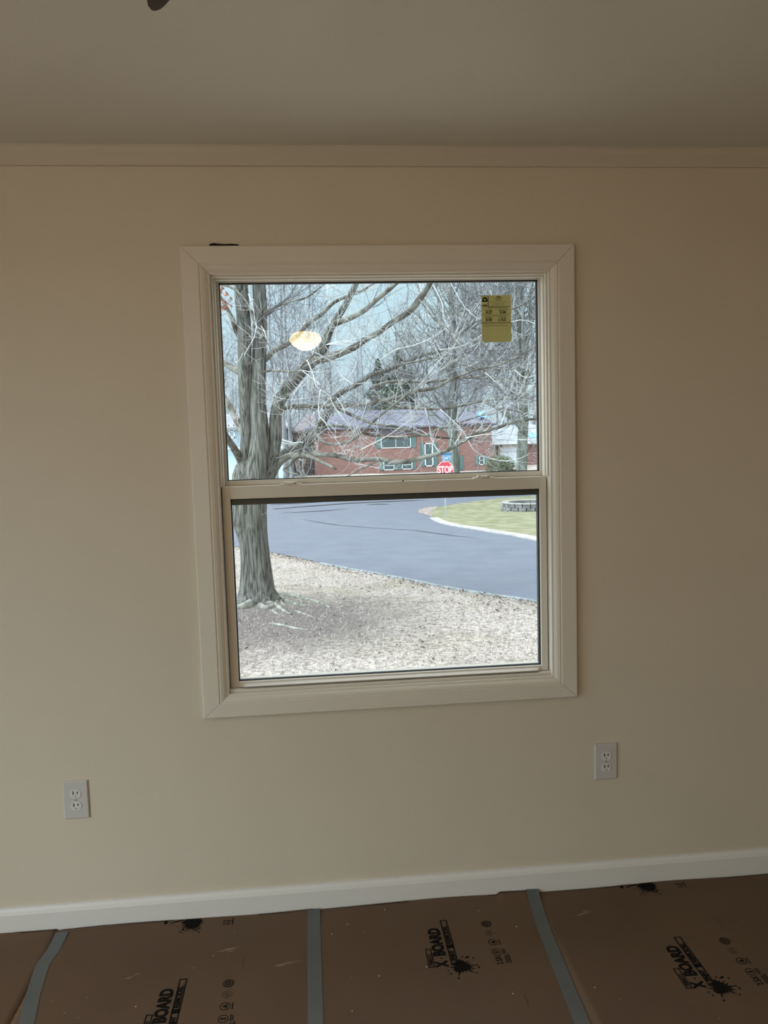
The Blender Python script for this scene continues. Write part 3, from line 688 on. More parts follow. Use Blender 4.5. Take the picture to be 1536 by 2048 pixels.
tree = empty('maple_tree', TB); tag(tree, 'large bare grey-barked maple tree on the front lawn with surface roots', 'tree')
def T_(o): o.parent = tree; o.matrix_parent_inverse = Matrix.Translation(-TB); return o
DT = (TB.y-CAM.y)/FPX
def P3(px, py, dy=0.0): return onY(px, py, TB.y+dy)
m = MB()
tr = [(516, 1219, 128), (516, 1208, 104), (515, 1196, 82), (513, 1178, 70), (512, 1150, 63), (510, 1115, 58), (507, 1085, 57), (503, 1062, 61), (500, 1045, 66), (500, 1025, 64), (500, 1000, 64), (502, 975, 74), (506, 950, 82), (508, 930, 72), (508, 915, 50)]
rings = []; N = 40
for i, (px, py, w_) in enumerate(tr):
    c = P3(px, py); R0 = w_/2*DT; ring = []
    for j in range(N):
        a = 2*math.pi*j/N; flare = (.20 if i < 1 else .14 if i < 2 else .08 if i < 3 else .035)
        rr = R0*(1+flare*math.sin(5*a+.6)+.025*math.sin(11*a+i*.5)+.018*math.sin(19*a)+(.10*math.exp(-((i-8)/1.2)**2)*max(0, math.cos(a-math.pi))))
        ring.append(c+Vector((math.cos(a)*rr, math.sin(a)*rr*.9, 0)))
    rings.append(ring)
m.loft(rings, smooth=True); T_(m.build('trunk', BARK))
# (points px, py, width px, depth offset at start and end, twig density)
LIMBS = [
 ([(495, 958), (491, 925), (494, 872), (492, 818), (490, 743), (488, 657), (482, 582), (480, 520), (476, 420)], [40, 30, 24, 26, 27, 28, 27, 24, 18], 0, -.5, .5),
 ([(511, 960), (512, 937), (520, 872), (516, 808), (518, 743), (520, 668), (520, 614), (518, 571), (516, 500), (512, 400)], [44, 42, 36, 31, 29, 27, 26, 26, 22, 16], -.25, -.2, .5),
 ([(530, 962), (537, 935), (550, 880), (553, 820), (576, 775), (602, 743), (623, 722), (647, 696), (655, 672), (667, 648), (690, 610), (708, 576), (722, 540), (740, 480)], [34, 30, 26, 23, 26, 25, 25, 19, 17, 15, 13, 12, 10, 6], 0, -1.0, .9),
 ([(667, 648), (705, 634), (731, 619), (752, 600), (775, 582), (800, 560), (840, 520)], [13, 11, 10, 9, 8, 7, 4], -.8, -1.6, 1),
 ([(623, 724), (650, 717), (677, 708), (709, 694), (731, 679), (759, 664), (785, 644), (816, 625), (839, 599), (855, 576), (868, 552), (885, 520)], [17, 15, 14, 13, 12, 11, 11, 12, 13, 11, 9, 6], -.6, -1.2, 1.1),
 ([(520, 730), (550, 700), (576, 687), (602, 662), (623, 642), (645, 627), (666, 606), (694, 593), (731, 578), (770, 550)], [12, 10, 10, 9, 9, 8, 7, 6, 5, 3], 0, 1.0, 1),
 ([(535, 955), (552, 925), (575, 905), (591, 900), (613, 888), (632, 868), (645, 846), (660, 812), (671, 793), (699, 776), (720, 765), (741, 750), (773, 741), (804, 728), (839, 712), (879, 702), (895, 693), (914, 672), (949, 644), (985, 628), (1031, 616), (1072, 592)], [30, 25, 21, 20, 19, 18, 16, 14, 12, 11, 10, 10, 9, 8, 7.5, 7, 6.5, 6, 6, 5, 4.5, 3.5], .2, 2.2, 1.3),
 ([(545, 940), (570, 914), (613, 911), (645, 909), (677, 912), (709, 920), (759, 918), (792, 925), (844, 916), (891, 902), (933, 878), (961, 864), (996, 855), (1031, 843), (1075, 837), (1120, 830)], [15, 13, 11, 10, 10, 10, 9, 9, 8.5, 8, 7.5, 8, 7, 6, 5, 4], 0, -1.5, 1.2),
 ([(553, 828), (570, 817), (591, 813), (645, 812), (709, 811), (741, 806), (797, 794), (832, 782), (867, 777), (895, 763), (914, 754), (949, 740), (984, 733), (1020, 721), (1055, 702), (1078, 686)], [9, 9, 9, 9, 8, 7, 7, 7, 7, 6.5, 6, 5, 4.5, 4, 3.5, 3], .1, -1.6, 1.2),
 ([(745, 792), (769, 801), (792, 812), (832, 817), (891, 817), (926, 811), (966, 802), (1008, 798), (1052, 796), (1078, 805)], [5, 5.5, 6, 6, 5.5, 5, 4.5, 3.5, 3, 2], .6, -.4, 1.0),
 ([(966, 803), (996, 815), (1031, 822), (1075, 833)], [4, 4, 3.5, 2.5], -.1, -.6, .8),
 ([(741, 776), (765, 767), (785, 763), (820, 762), (855, 764), (914, 756), (961, 756), (1008, 759), (1031, 766), (1075, 768)], [7, 6.5, 6, 6, 5.5, 5, 4.5, 4, 3.5, 2.5], 1.0, 0, 1.1),
 ([(640, 862), (653, 853), (688, 853), (720, 864), (760, 874), (797, 876), (844, 871), (891, 876), (928, 876)], [8, 6.5, 6, 6, 5.5, 5, 4.5, 4, 3], .3, 1.2, 1),
 ([(672, 815), (688, 823), (731, 842), (760, 849), (797, 855), (832, 866), (851, 871), (879, 857), (915, 846), (960, 832)], [7, 6.5, 6.5, 6, 6, 6, 5, 4.5, 4, 2.5], .3, -.6, 1.1),
 ([(634, 868), (645, 883), (662, 888), (694, 885), (716, 872), (735, 855), (760, 832), (800, 800), (838, 772)], [6, 6, 6, 5.5, 5, 4.5, 4, 4, 2.5], -.1, -1.0, .7),
 ([(500, 900), (490, 872), (473, 840), (455, 806), (430, 770), (400, 735)], [18, 15, 14, 12, 9, 6], .2, 1.0, .6),
 ([(492, 945), (479, 915), (462, 887), (440, 855), (410, 820)], [20, 16, 13, 11, 7], .1, -.8, .5),
 ([(492, 760), (477, 743), (447, 726), (415, 700)], [15, 13, 11, 8], 0, .5, .6),
 ([(490, 700), (482, 676), (473, 662), (462, 632), (445, 600), (425, 565)], [13, 12, 11, 8, 6, 4], 0, -.7, .7),
 ([(521, 640), (530, 625), (544, 617), (580, 604), (613, 595), (645, 571), (680, 545)], [5, 4.5, 4, 3.5, 3, 2.5, 2], -.2, -.8, .8),
 ([(524, 746), (542, 741), (585, 743), (602, 733), (630, 707), (650, 690)], [5, 4.5, 4, 4, 3.5, 2], -.3, -1.4, .6),
 ([(481, 597), (495, 615), (505, 625), (512, 645), (521, 640)], [7, 6, 5, 4, 3], -.4, -.5, .6),
 ([(440, 568), (462, 575), (480, 588), (497, 610), (504, 635), (513, 655)], [5, 5, 4, 2.5, 2, 1.5], -.6, -1.0, .8),
 ([(645, 840), (635, 850), (622, 868), (608, 885)], [10, 8, 7, 6], .3, .5, 1.2),
 ([(590, 912), (620, 914), (645, 925), (662, 933), (672, 938)], [9, 8, 7, 6, 4], -.4, -1.0, .5),
 ([(600, 905), (580, 930), (567, 940), (590, 948), (615, 958), (640, 975)], [7, 5, 4, 3.5, 3, 2.5], -.4, -.9, .4),
 ([(760, 916), (745, 928), (715, 942), (690, 955), (670, 965)], [4, 3.5, 3, 3, 2], -.6, -1.3, .5),
 ([(804, 728), (840, 722), (875, 716), (920, 728), (960, 738), (1000, 740), (1040, 735)], [4.5, 4, 4, 3.5, 3, 3, 2], 1.0, .3, 1.2),
 ([(839, 599), (870, 640), (900, 660), (915, 690), (940, 720)], [3.5, 3, 3, 2.5, 2], -1.2, -1.8, 1.0),
 ([(891, 560), (905, 600), (925, 635), (948, 668), (975, 700)], [3, 3, 3, 2.5, 2], -1.0, -1.6, 1.0),
]
BW = [
 ([(630, 705), (662, 722), (674, 738), (683, 752), (705, 768)], 2.4), ([(614, 720), (622, 738), (628, 754), (632, 771), (641, 779), (652, 786), (660, 795)], 2.8),
 ([(641, 779), (638, 800), (638, 829), (648, 842), (655, 852), (659, 861)], 2.6), ([(720, 660), (721, 687), (711, 733), (688, 767), (662, 793), (646, 812), (640, 826)], 2.0),
 ([(660, 795), (668, 812), (685, 835), (700, 855), (712, 872)], 1.8), ([(673, 795), (685, 812), (693, 835), (700, 852)], 1.8), ([(497, 588), (505, 610), (508, 625), (513, 652), (528, 662), (533, 676)], 2.4),
 ([(513, 652), (508, 675), (500, 690), (488, 712)], 2.0), ([(522, 652), (529, 662), (532, 678)], 1.5), ([(604, 741), (625, 757), (640, 770)], 2.6), ([(618, 752), (600, 770), (585, 795), (580, 820), (560, 818), (545, 806)], 1.8),
 ([(655, 790), (640, 793), (620, 795), (595, 798)], 1.7), ([(850, 817), (858, 845), (862, 875), (870, 892), (880, 905)], 2.2), ([(735, 800), (722, 840), (700, 875)], 1.5),
 ([(880, 818), (920, 855), (935, 878), (948, 900), (975, 915), (1010, 922), (1045, 915), (1060, 905)], 2.4), ([(1012, 818), (1004, 845), (996, 857)], 2.6), ([(898, 560), (930, 615), (960, 640)], 2.0),
 ([(930, 876), (980, 868), (1020, 878), (1070, 880)], 2.2), ([(866, 570), (884, 605), (888, 640), (900, 660)], 1.8), ([(970, 745), (1000, 770), (1040, 790)], 2.0), ([(1030, 740), (1050, 755), (1078, 748)], 2.2),
 ([(880, 700), (930, 690), (980, 660), (1040, 640), (1075, 650)], 2.4), ([(760, 720), (790, 700), (830, 690), (870, 672), (900, 650)], 2.2), ([(720, 900), (760, 880), (790, 862), (820, 840)], 2.2), ([(700, 930), (690, 900), (712, 905)], 1.2),
]
rs = random.Random(5)
def smooth_pts(P, R_):
    Q, S = [], []
    for i in range(len(P)-1):
        p0 = P[max(0, i-1)]; p1 = P[i]; p2 = P[i+1]; p3 = P[min(len(P)-1, i+2)]
        for k_ in range(3):
            t = k_/3; t2 = t*t; t3 = t2*t
            Q.append(.5*((2*p1)+(p2-p0)*t+(2*p0-5*p1+4*p2-p3)*t2+(3*p1-p0-3*p2+p3)*t3)); S.append(R_[i]*(1-t)+R_[i+1]*t)
    Q.append(P[-1]); S.append(R_[-1]); return Q, S
for pts, wd, d0, d1, den in LIMBS:
    n_ = len(pts); P = [P3(px, py, d0+(d1-d0)*i/(n_-1)) for i, (px, py) in enumerate(pts)]
    S = [ww/2*(p.y-CAM.y)/FPX for ww, p in zip(wd, P)]
    Q, S = smooth_pts(P, S); m = MB(); m.tube(Q, S, 10 if wd[0] > 10 else 7, wob=.05)
    big = wd[0] >= 20
    limb = m.build('branch', BARK if big else LIMB); T_(limb)
    t_ = MB()
    for i in range(2, len(Q)-1):
        if Q[i].z < 1.32: continue
        if S[i] > .085 and rs.random() < .7: continue
        seg = (Q[i+1]-Q[i]).length; exp_ = den*seg*7.5
        for _ in range(int(exp_+rs.random())):
            p = Q[i].lerp(Q[i+1], rs.random()); d = (Q[i+1]-Q[i]).normalized()
            nd = (d*.6+rdir(rs)+Vector((0, 0, .15))).normalized(); L = rs.uniform(.25, .95)*(1 if S[i] < .05 else .8)
            grow(t_, p, nd, L, rs.uniform(.003, .0075), 2 if rs.random() < .6 else 1, rs, kids=3, wig=.30)
    for _ in range(5 if pts[-1][1] < 930 else 0): grow(t_, Q[-1], (Q[-1]-Q[-2]).normalized()+rdir(rs)*.4, .9, max(.004, S[-1]*.8), 2, rs)
    if t_.f: t_.build('twigs', TWIG if rs.random() < .6 else TWIGD, limb)['kind'] = 'stuff'
for pts, ww in BW:
    n_ = len(pts); dd = rs.uniform(-1.6, -.6); P = [P3(px, py, dd-.3*i/(n_-1)) for i, (px, py) in enumerate(pts)]
    S = [max(.6, ww*(1-.45*i/(n_-1)))/2*(p.y-CAM.y)/FPX for i, p in enumerate(P)]; Q, S = smooth_pts(P, S); m = MB(); m.tube(Q, S, 5)
    for i in range(1, len(Q)-1):
        if rs.random() < .55: grow(m, Q[i], ((Q[i+1]-Q[i]).normalized()*.6+rdir(rs)).normalized(), rs.uniform(.15, .5), .0032, 1, rs)
    T_(m.build('branch', TWIG))
# surface roots
for pts, ww in (([(540, 1196), (556, 1196), (570, 1202), (592, 1210), (612, 1214)], 9), ([(545, 1190), (566, 1189), (600, 1197), (632, 1204), (660, 1216)], 7), ([(536, 1208), (552, 1212), (566, 1222), (584, 1230)], 8), ([(520, 1214), (532, 1218), (545, 1213), (556, 1202)], 9),
                ([(566, 1192), (562, 1204), (571, 1212)], 5), ([(600, 1200), (604, 1208), (600, 1216)], 4), ([(500, 1212), (488, 1216), (476, 1218), (462, 1217)], 14), ([(545, 1222), (556, 1229), (570, 1232)], 3), ([(540, 1249), (566, 1252), (590, 1257), (620, 1261)], 4), ([(590, 1223), (610, 1229), (632, 1237), (650, 1238)], 3)):
    P = [onG(*p) for p in pts]; S = [ww*1.5*(1-.6*i/(len(P)-1))/2*DT for i in range(len(P))]; Q, S = smooth_pts(P, S)
    for q, s in zip(Q, S): q.z = gz(q.x, q.y)+s*.35
    m = MB(); m.tube(Q, S, 8, wob=.12); T_(m.build('surface_root', mat('bare_root', (.14, .14, .12), .9, (.38, .38, .33), 9, .5, 30)))
m = MB()                                                     # cluster of reddish leaves still on the tree at the left edge
for i in range(60):
    c = P3(447, 608, -.9)+Vector((rs.gauss(0, .05), rs.gauss(0, .05), rs.gauss(0, .10))); leafq(m, c, rs.uniform(.02, .04), rs, 1.0)
T_(m.build('dead_leaf_cluster', mat('russet_leaf', (.42, .22, .15), .9)))['kind'] = 'stuff'; bpy.data.objects['dead_leaf_cluster']['label'] = 'reddish dead leaves still hanging'

# background trees ------------------------------------------------------
def bg_tree(seed, H, r0, crown0=.25, spread=.28, nb=46, lean=.0, minr=.010, kids=4, lv=2):
    rs = random.Random(seed); tk = MB(); br = MB(); pts = []; q = Vector((0, 0, -.3)); n_ = 14; dx, dy = rs.uniform(-lean, lean), rs.uniform(-lean, lean)
    for i in range(n_+1):
        t = i/n_; pts.append(Vector((dx*H*t*t+rs.uniform(-.12, .12)*(i > 0), dy*H*t*t+rs.uniform(-.12, .12)*(i > 0), -.3+(H+.3)*t)))
    rad = [r0*(1.25 if i == 0 else 1)*(1-.86*i/n_) for i in range(n_+1)]; tk.tube(pts, rad, 8, wob=.05)
    for b in range(nb):
        t = crown0+(1-crown0)*(b+rs.random())/nb*.98; i = min(n_-1, int(t*n_)); p = pts[i].lerp(pts[i+1], t*n_-i); a = rs.uniform(0, 6.28)
        d = Vector((math.cos(a), math.sin(a), rs.uniform(.35, 1.3))).normalized(); L = H*spread*(1.12-t)*rs.uniform(.6, 1.15)+.6
        grow(br, p, d, L, max(minr*1.5, rad[i]*.38), lv, rs, 3, 0, kids, .22, minr)
    return tk.mesh('trunk'), br.mesh('branches')
VAR = [bg_tree(100+i, rs.uniform(19, 26), rs.uniform(.16, .26), rs.uniform(.12, .35), rs.uniform(.18, .25), 44, .03, .011, 3) for i in range(5)]
FARB = mat('hazy_grey_bark', (.15, .155, .165), .95, (.27, .275, .29), 1.2, stretch=(2, 2, .5), spec=.1)  # distance haze is mixed into these bark and branch colours
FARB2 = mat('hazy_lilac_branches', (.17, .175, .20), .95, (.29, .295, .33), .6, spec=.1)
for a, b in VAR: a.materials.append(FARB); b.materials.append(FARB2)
def place_tree(x, y, v, s, rz, label, group=None, name='bare_tree'):
    r_ = empty(name, (x, y, gz(x, y)), rz); r_.scale = (s, s, s); tag(r_, label, 'tree', group)
    for nm, me in zip(('trunk', 'branches'), VAR[v] if isinstance(v, int) else v):
        o = bpy.data.objects.new(nm, me); COL.objects.link(o); o.parent = r_
    return r_
GL = 'tall bare grey woodland tree standing far behind the houses'
rs = random.Random(44)
n_ = 0
for row, (yy, cnt) in enumerate(((84, 12), (90, 11), (98, 11), (110, 13), (126, 14), (146, 15))):
    x0 = onY(420, 900, yy).x; x1 = onY(1110, 900, yy).x
    for i in range(cnt):
        x = x0+(x1-x0)*(i+rs.uniform(.1, .9))/cnt
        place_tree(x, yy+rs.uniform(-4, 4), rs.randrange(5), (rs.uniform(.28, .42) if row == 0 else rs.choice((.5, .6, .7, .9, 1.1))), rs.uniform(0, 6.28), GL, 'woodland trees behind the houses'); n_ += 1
for px, yy, v, s, lb in ((553, 52, 0, .8, 'slim grey tree immediately right of the forked trunk, before the pale blue house'), (572, 58, 1, .85, 'slim straight grey tree a little right of the pale blue house window'), (583, 47, 2, .95, 'grey tree trunk between the pale blue house and the brick house'),
                         (625, 84, 3, 1.15, 'tall straight tree rising behind the left end of the brick roof')):
    p = onY(px, 940, yy); place_tree(p.x, yy, v, s, px*.1, lb)
BIG = [bg_tree(201, 24, .36, .16, .30, 80, .01, .009, 5), bg_tree(202, 22, .38, .22, .34, 80, .015, .009, 5)]
GRN = mat('mossy_bark', (.10, .108, .09), .95, (.22, .23, .20), 3, .6, 8, stretch=(2, 2, .5), spec=.1); GR2 = mat('pale_branches', (.20, .205, .205), .9, (.36, .37, .37), .8, spec=.1)
for a, b in BIG: a.materials.append(GRN); b.materials.append(GR2)
p = onY(909, 945, 47); place_tree(p.x, p.y, BIG[0], 1, .4, 'thick mossy bare tree standing right behind the stop sign')
p = onY(1046, 940, 44); place_tree(p.x, p.y, BIG[1], 1, 2.4, 'thick bare tree with a low bent limb before the white garage door')
SMALL = bg_tree(300, 3.4, .035, .15, .42, 16, .05, .008, 3, 1); SMALL[0].materials.append(GR2); SMALL[1].materials.append(mat('reddish_twigs', (.36, .27, .26), .9))
p = onY(722, 945, 60); place_tree(p.x, p.y, SMALL, 1, .4, 'thin bare sapling before the blank brick wall', name='sapling')
p = onY(600, 945, 60); place_tree(p.x, p.y, SMALL, 1.1, 2.4, 'thin bare bush at the left corner of the brick house', name='bare_bush')
p = onY(955, 940, 64); place_tree(p.x, p.y, SMALL, 1.15, 1.4, 'thin dark bare bush beside the small shuttered window', name='bare_bush')
bigR = [o for o in bpy.data.objects if o.get('label', '').startswith('thick bare tree with a low')][0]
for pts, wd in (([(1047, 868), (1042, 852), (1030, 840), (1012, 828), (996, 817), (980, 808)], (12, 14, 13, 9, 6, 3)), ([(1053, 762), (1050, 700), (1042, 660), (1034, 620), (1022, 590), (1008, 562), (990, 520)], (14, 13, 12, 11, 11, 9, 6)), ([(1050, 700), (1062, 650), (1060, 600), (1066, 550)], (10, 9, 8, 7))):
    m = MB(); m.tube([onY(a, b, bigR.location.y-.3) for a, b in pts], [w_/2*(bigR.location.y-CAM.y)/FPX for w_ in wd], 8, wob=.06)
    o = m.build('branch', GRN, bigR); o.matrix_parent_inverse = (Matrix.Translation(bigR.location) @ Matrix.Rotation(bigR.rotation_euler.z, 4, 'Z')).inverted()
def leafy(name, c, shape, n_, size, c1, c2, label, trunk_r, h):
    e_ = empty(name, c); tag(e_, label, 'shrub' if h < 5 else 'tree'); m = MB(); rs2 = random.Random(int(c.x*10)+n_)
    for i in range(n_): leafq(m, shape(rs2), rs2.uniform(.6, 1.3)*size, rs2, .9)
    m.build('foliage', mat(name+'_leaf', c1, .7, c2, 2.5), e_)
    t2 = MB(); t2.tube([Vector((0, 0, -.2)), Vector((.05, 0, h*.5)), Vector((0, .03, h*.9))], [trunk_r, trunk_r*.7, trunk_r*.25], 8); t2.build('trunk', GRN, e_); return e_
def cone(R0, z0, H):
    def f(r_):
        t = r_.random()**1.3; z = z0+(H-z0)*t; R1 = R0*(1-t)**.8*(.8+.25*math.sin(z*3.1)); a = r_.uniform(0, 6.28); q = R1*r_.random()**.35; return Vector((q*math.cos(a), q*math.sin(a), z+q*.0-.25*q))
    return f
def blob(R0, H):
    def f(r_):
        d = rdir(r_); q = r_.random()**.3; return Vector((d.x*R0*q, d.y*R0*q, H*.5+d.z*H*.5*q))
    return f
EL = 'dark green evergreen tree rising behind the brick roof'
p = onY(805, 940, 90); leafy('evergreen_tree', Vector((p.x, p.y, gz(p.x, p.y))), cone(6.2, 1.0, 13.2), 14000, .20, (.08, .11, .085), (.18, .23, .18), EL+', the broad right one', .2, 12)
p = onY(762, 940, 96); leafy('evergreen_tree', Vector((p.x, p.y, gz(p.x, p.y))), cone(4.2, 1.0, 12.6), 7000, .20, (.10, .13, .11), (.20, .25, .20), EL+', the narrower left one', .2, 12)
p = onY(1001, 938, 62); leafy('leafy_bush', Vector((p.x, p.y, gz(p.x, p.y))), blob(1.25, 1.75), 3000, .075, (.07, .10, .055), (.30, .32, .22), 'round evergreen bush left of the white garage door', .05, 1.6)
p = onY(1032, 936, 62); leafy('leafy_bush', Vector((p.x, p.y, gz(p.x, p.y))), blob(.9, .5), 900, .06, (.14, .19, .11), (.36, .38, .28), 'low spreading evergreen shrub in front of the garage door', .03, .45)
p = onY(975, 938, 63); leafy('leafy_bush', Vector((p.x, p.y, gz(p.x, p.y))), blob(.5, .5), 500, .05, (.12, .17, .10), (.33, .36, .27), 'small low green shrub under the small shuttered window', .03, .45)
p = onY(916, 946, 45); e_ = empty('grass_clump', (p.x, p.y, gz(p.x, p.y))); tag(e_, 'clump of tall grey-green blades right beside the stop sign', 'plant'); m = MB()
for i in range(160): a = rs.uniform(0, 6.28); s = rs.uniform(.05, .45); m.tube([Vector((math.cos(a)*.1, math.sin(a)*.1, 0)), Vector((math.cos(a)*s*.7, math.sin(a)*s*.7, .5)), Vector((math.cos(a)*s, math.sin(a)*s, rs.uniform(.6, .95)))], [.012, .010, .003], 3)
m.build('blades', mat('grass_clump_blade', (.25, .32, .26), .8, (.45, .5, .42), 4), e_)

# ================================================================== STOP SIGN
SB = onG(891, 1038); ss = empty('stop_sign', SB); tag(ss, 'red octagonal STOP sign on a pale metal post on the corner lawn', 'sign')
RED = mat('sign_red', (.62, .055, .085), .4); WHT = mat('sign_white', (.82, .82, .80), .5); BLU = mat('sign_blue', (.06, .24, .50), .4); MET = mat('post_metal', (.50, .55, .55), .45, metal=.2)
sc_ = onY(890.5, 940, SB.y-.04)-SB; sd_ = (SB.y-CAM.y)/FPX; R8 = 34/2*sd_/math.cos(math.pi/8)
top_ = (onY(889, 905, SB.y)-SB).z
m = MB(); m.box(-.03, .03, -.012, .012, -.4, top_); m.box(-.03, -.02, -.03, .012, -.4, top_); m.box(.02, .03, -.03, .012, -.4, top_); m.build('post', MET, ss)
VZ = Matrix.Translation(sc_) @ MV
oct_ = lambda R_: [(R_*math.cos(math.pi/8+k_*math.pi/4), R_*math.sin(math.pi/8+k_*math.pi/4)) for k_ in range(8)]
face = MB().prism(oct_(R8), -.002, .002, VZ).build('sign_border', WHT, ss); MB().prism(oct_(R8*.945), .002, .004, VZ).build('sign_face', RED, ss)
text('lettering', 'STOP', .40, VZ @ Matrix.Translation((0, -.002, .006)), WHT, ss, .62, .010)
def plate(px, py, wpx, hpx, body, rz, dz):
    c = onY(px, py, SB.y)-SB; M = Matrix.Translation((c.x, -.02 if rz == 0 else 0, c.z)) @ Matrix.Rotation(rz, 4, 'Z') @ MV; a, b = wpx/2*sd_, hpx/2*sd_
    pl_ = MB().prism([(-a, -b), (a, -b), (a, b), (-a, b)], -.002, .002, M).build('street_name_plate', BLU, ss)
    if body:
        text('street_lettering', body, b*1.5, M @ Matrix.Translation((0, 0, .004)), WHT, pl_, .75, .003)
    m = MB()
    for q in ((-a, a, b-.008, b), (-a, a, -b, -b+.008)): m.prism([(q[0], q[2]), (q[1], q[2]), (q[1], q[3]), (q[0], q[3])], .002, .0035, M)
    m.build('plate_edge', WHT, pl_)
plate(892.5, 916.5, 18, 8.5, 'TONY T', 0, 0)
plate(894, 908.5, 30, 6.5, '', math.radians(38), 0)

# stone planter on the corner lawn
c = onG(1078, 1024); c.y += 1.25; pe = empty('stone_planter', (c.x, c.y, gz(c.x, c.y))); tag(pe, 'low round planter of stacked grey stone blocks on the corner lawn', 'planter'); m = MB()
for row in range(3):
    for k_ in range(22):
        a = 2*math.pi*(k_+.5*(row % 2))/22; M = Matrix.Rotation(a, 4, 'Z') @ Matrix.Translation((1.25-.03*row, 0, 0)); m.box(-.13, .13, -.165, .165, -.05+row*.15, .092+row*.15, M)
m.build('block_wall', mat('grey_block', (.12, .115, .115), .9, (.25, .245, .25), 3), pe, bevel=.012)
m = MB(); m.lathe([(.01, .28), (1.15, .28), (1.16, .2), (.01, .2)], 24); m.build('soil_fill', mat('planter_soil', (.30, .28, .22), .95, (.5, .48, .40), 4), pe)
m = MB()
for k_ in range(22): a = 2*math.pi*k_/22; M = Matrix.Rotation(a, 4, 'Z') @ Matrix.Translation((1.2, 0, 0)); m.box(-.16, .16, -.172, .172, .397, .447, M)
m.build('cap_stones', mat('pale_cap', (.34, .335, .32), .8), pe, bevel=.008)

# ================================================================== HOUSES
BRICK = brick_mat('red_brick', (.22, .100, .085), (.28, .135, .115), (.29, .235, .22))
ROOF = mat('slate_shingle', (.12, .124, .165), .9, (.16, .165, .215), 5, stretch=(1, 1, 6)); SHUT = mat('teal_shutter', (.09, .165, .16), .6); PANE = mat('dark_pane', (.08, .11, .12), .15); WTR = mat('white_house_trim', (.78, .80, .80), .6); DRK = mat('dark_eave', (.06, .055, .065), .8)
def hipg(m, x0, x1, y0, y1, ze, zr, hl, hr, oh=.5, th=.18):
    x0 -= oh; x1 += oh; y0 -= oh; y1 += oh; ym = (y0+y1)/2
    E_ = [Vector((x0, y0, ze)), Vector((x1, y0, ze)), Vector((x1, y1, ze)), Vector((x0, y1, ze))]; R_ = [Vector((x0+hl, ym, zr)), Vector((x1-hr, ym, zr))]; d = Vector((0, 0, -th))
    m.quad(E_[0], E_[1], R_[1], R_[0]); m.quad(E_[2], E_[3], R_[0], R_[1]); k_ = len(m.v)
    m.v += [tuple(E_[1]), tuple(E_[2]), tuple(R_[1]), tuple(E_[3]), tuple(E_[0]), tuple(R_[0])]; m.f += [(k_, k_+1, k_+2), (k_+3, k_+4, k_+5)]; m.sm += [False, False]
    for a, b in ((0, 1), (1, 2), (2, 3), (3, 0)): m.quad(E_[a]+d, E_[b]+d, E_[b], E_[a])
    m.quad(E_[3]+d, E_[2]+d, E_[1]+d, E_[0]+d)
def house(name, label, y):
    e_ = empty(name, (0, y, gz(0, y))); tag(e_, label, 'house'); z0 = gz(0, y)
    def hx(px, py=900): return onY(px, py, y).x
    def hz(py, px=800): return onY(px, py, y).z-z0
    return e_, hx, hz
def window(par, hx, hz, a, b, t, bt, sh=None, mull=1, fr=.07, y=-.06, pane=PANE):
    x0, x1, z1, z0 = hx(a), hx(b), hz(t, a), hz(bt, a); m = MB()
    for q in ((x0, x1, z0, z0+fr), (x0, x1, z1-fr, z1), (x0, x0+fr, z0, z1), (x1-fr, x1, z0, z1)): m.box(q[0], q[1], y, .0, q[2], q[3])
    if mull: m.box((x0+x1)/2-fr/3, (x0+x1)/2+fr/3, y, 0, z0, z1) if mull == 2 else m.box(x0, x1, y, 0, (z0+z1)/2-fr/3, (z0+z1)/2+fr/3)
    w_ = m.build('window', WTR, par); MB().box(x0+fr, x1-fr, -.02, .0, z0+fr, z1-fr).build('pane', pane, w_)
    if sh:
        for s0, s1 in ((x0-sh, x0-.03), (x1+.03, x1+sh)): MB().box(s0, s1, -.05, 0, z0, z1).build('shutter', SHUT, par)
# brick house
bh, hx, hz = house('brick_house', 'red brick house with slate grey roof and teal shutters behind the stop sign', 70)
m = MB(); m.box(hx(628), hx(984), 0, 9, -.8, hz(850)); m.build('brick_wall', BRICK, bh)
rf = MB(); hipg(rf, hx(622), hx(903), 0, 9, hz(852), hz(815), 4.0, .6); rf.build('roof', ROOF, bh); bpy.data.objects[-1] if False else None
rf = MB(); hipg(rf, hx(900), hx(985), .8, 8, hz(852), hz(823), .3, 1.6); rf.build('roof', ROOF, bh)
m = MB(); m.box(hx(626), hx(984), -.40, .02, hz(857), hz(851.5)); m.build('eave', DRK, bh)
m = MB(); m.box(hx(745), hx(842), -.12, .0, hz(868), hz(857)); m.build('eave_shade_strip', mat('painted_eave_shade', (.12, .11, .13), .8), bh)  # dark strip standing in for the shadow under the eave
window(bh, hx, hz, 762, 822, 873, 897, .5, 2)
window(bh, hx, hz, 766, 788, 922, 941, .34, 1); window(bh, hx, hz, 803, 824, 921, 939, .34, 1)
window(bh, hx, hz, 849, 866, 886, 933, .42, 1, .1)
window(bh, hx, hz, 958, 968, 912, 930, .40, 1)
m = MB(); m.box(hx(919), hx(926), -.05, 0, hz(940, 920), hz(911, 920)); m.build('door', SHUT, bh)
m = MB(); m.box(hx(898), hx(917), -.10, 0, hz(942, 900), hz(868, 900)); m.build('siding_panel', mat('grey_siding', (.36, .40, .40), .8), bh)
m = MB(); m.box(hx(585), hx(628), 1.5, 9, -.8, hz(856)); m.build('porch_wall', mat('dark_porch', (.17, .15, .16), .9, (.30, .26, .25), .8), bh)
rf = MB(); hipg(rf, hx(582), hx(628), .2, 9, hz(856), hz(822), 1.8, 0, .3); rf.build('roof', mat('brown_shingle', (.13, .12, .13), .9, (.22, .20, .21), 3), bh)
for px in (590, 604, 618, 626): m = MB(); m.box(hx(px)-.06, hx(px)+.06, .2, .32, -.8, hz(857)); m.build('porch_post', DRK, bh)
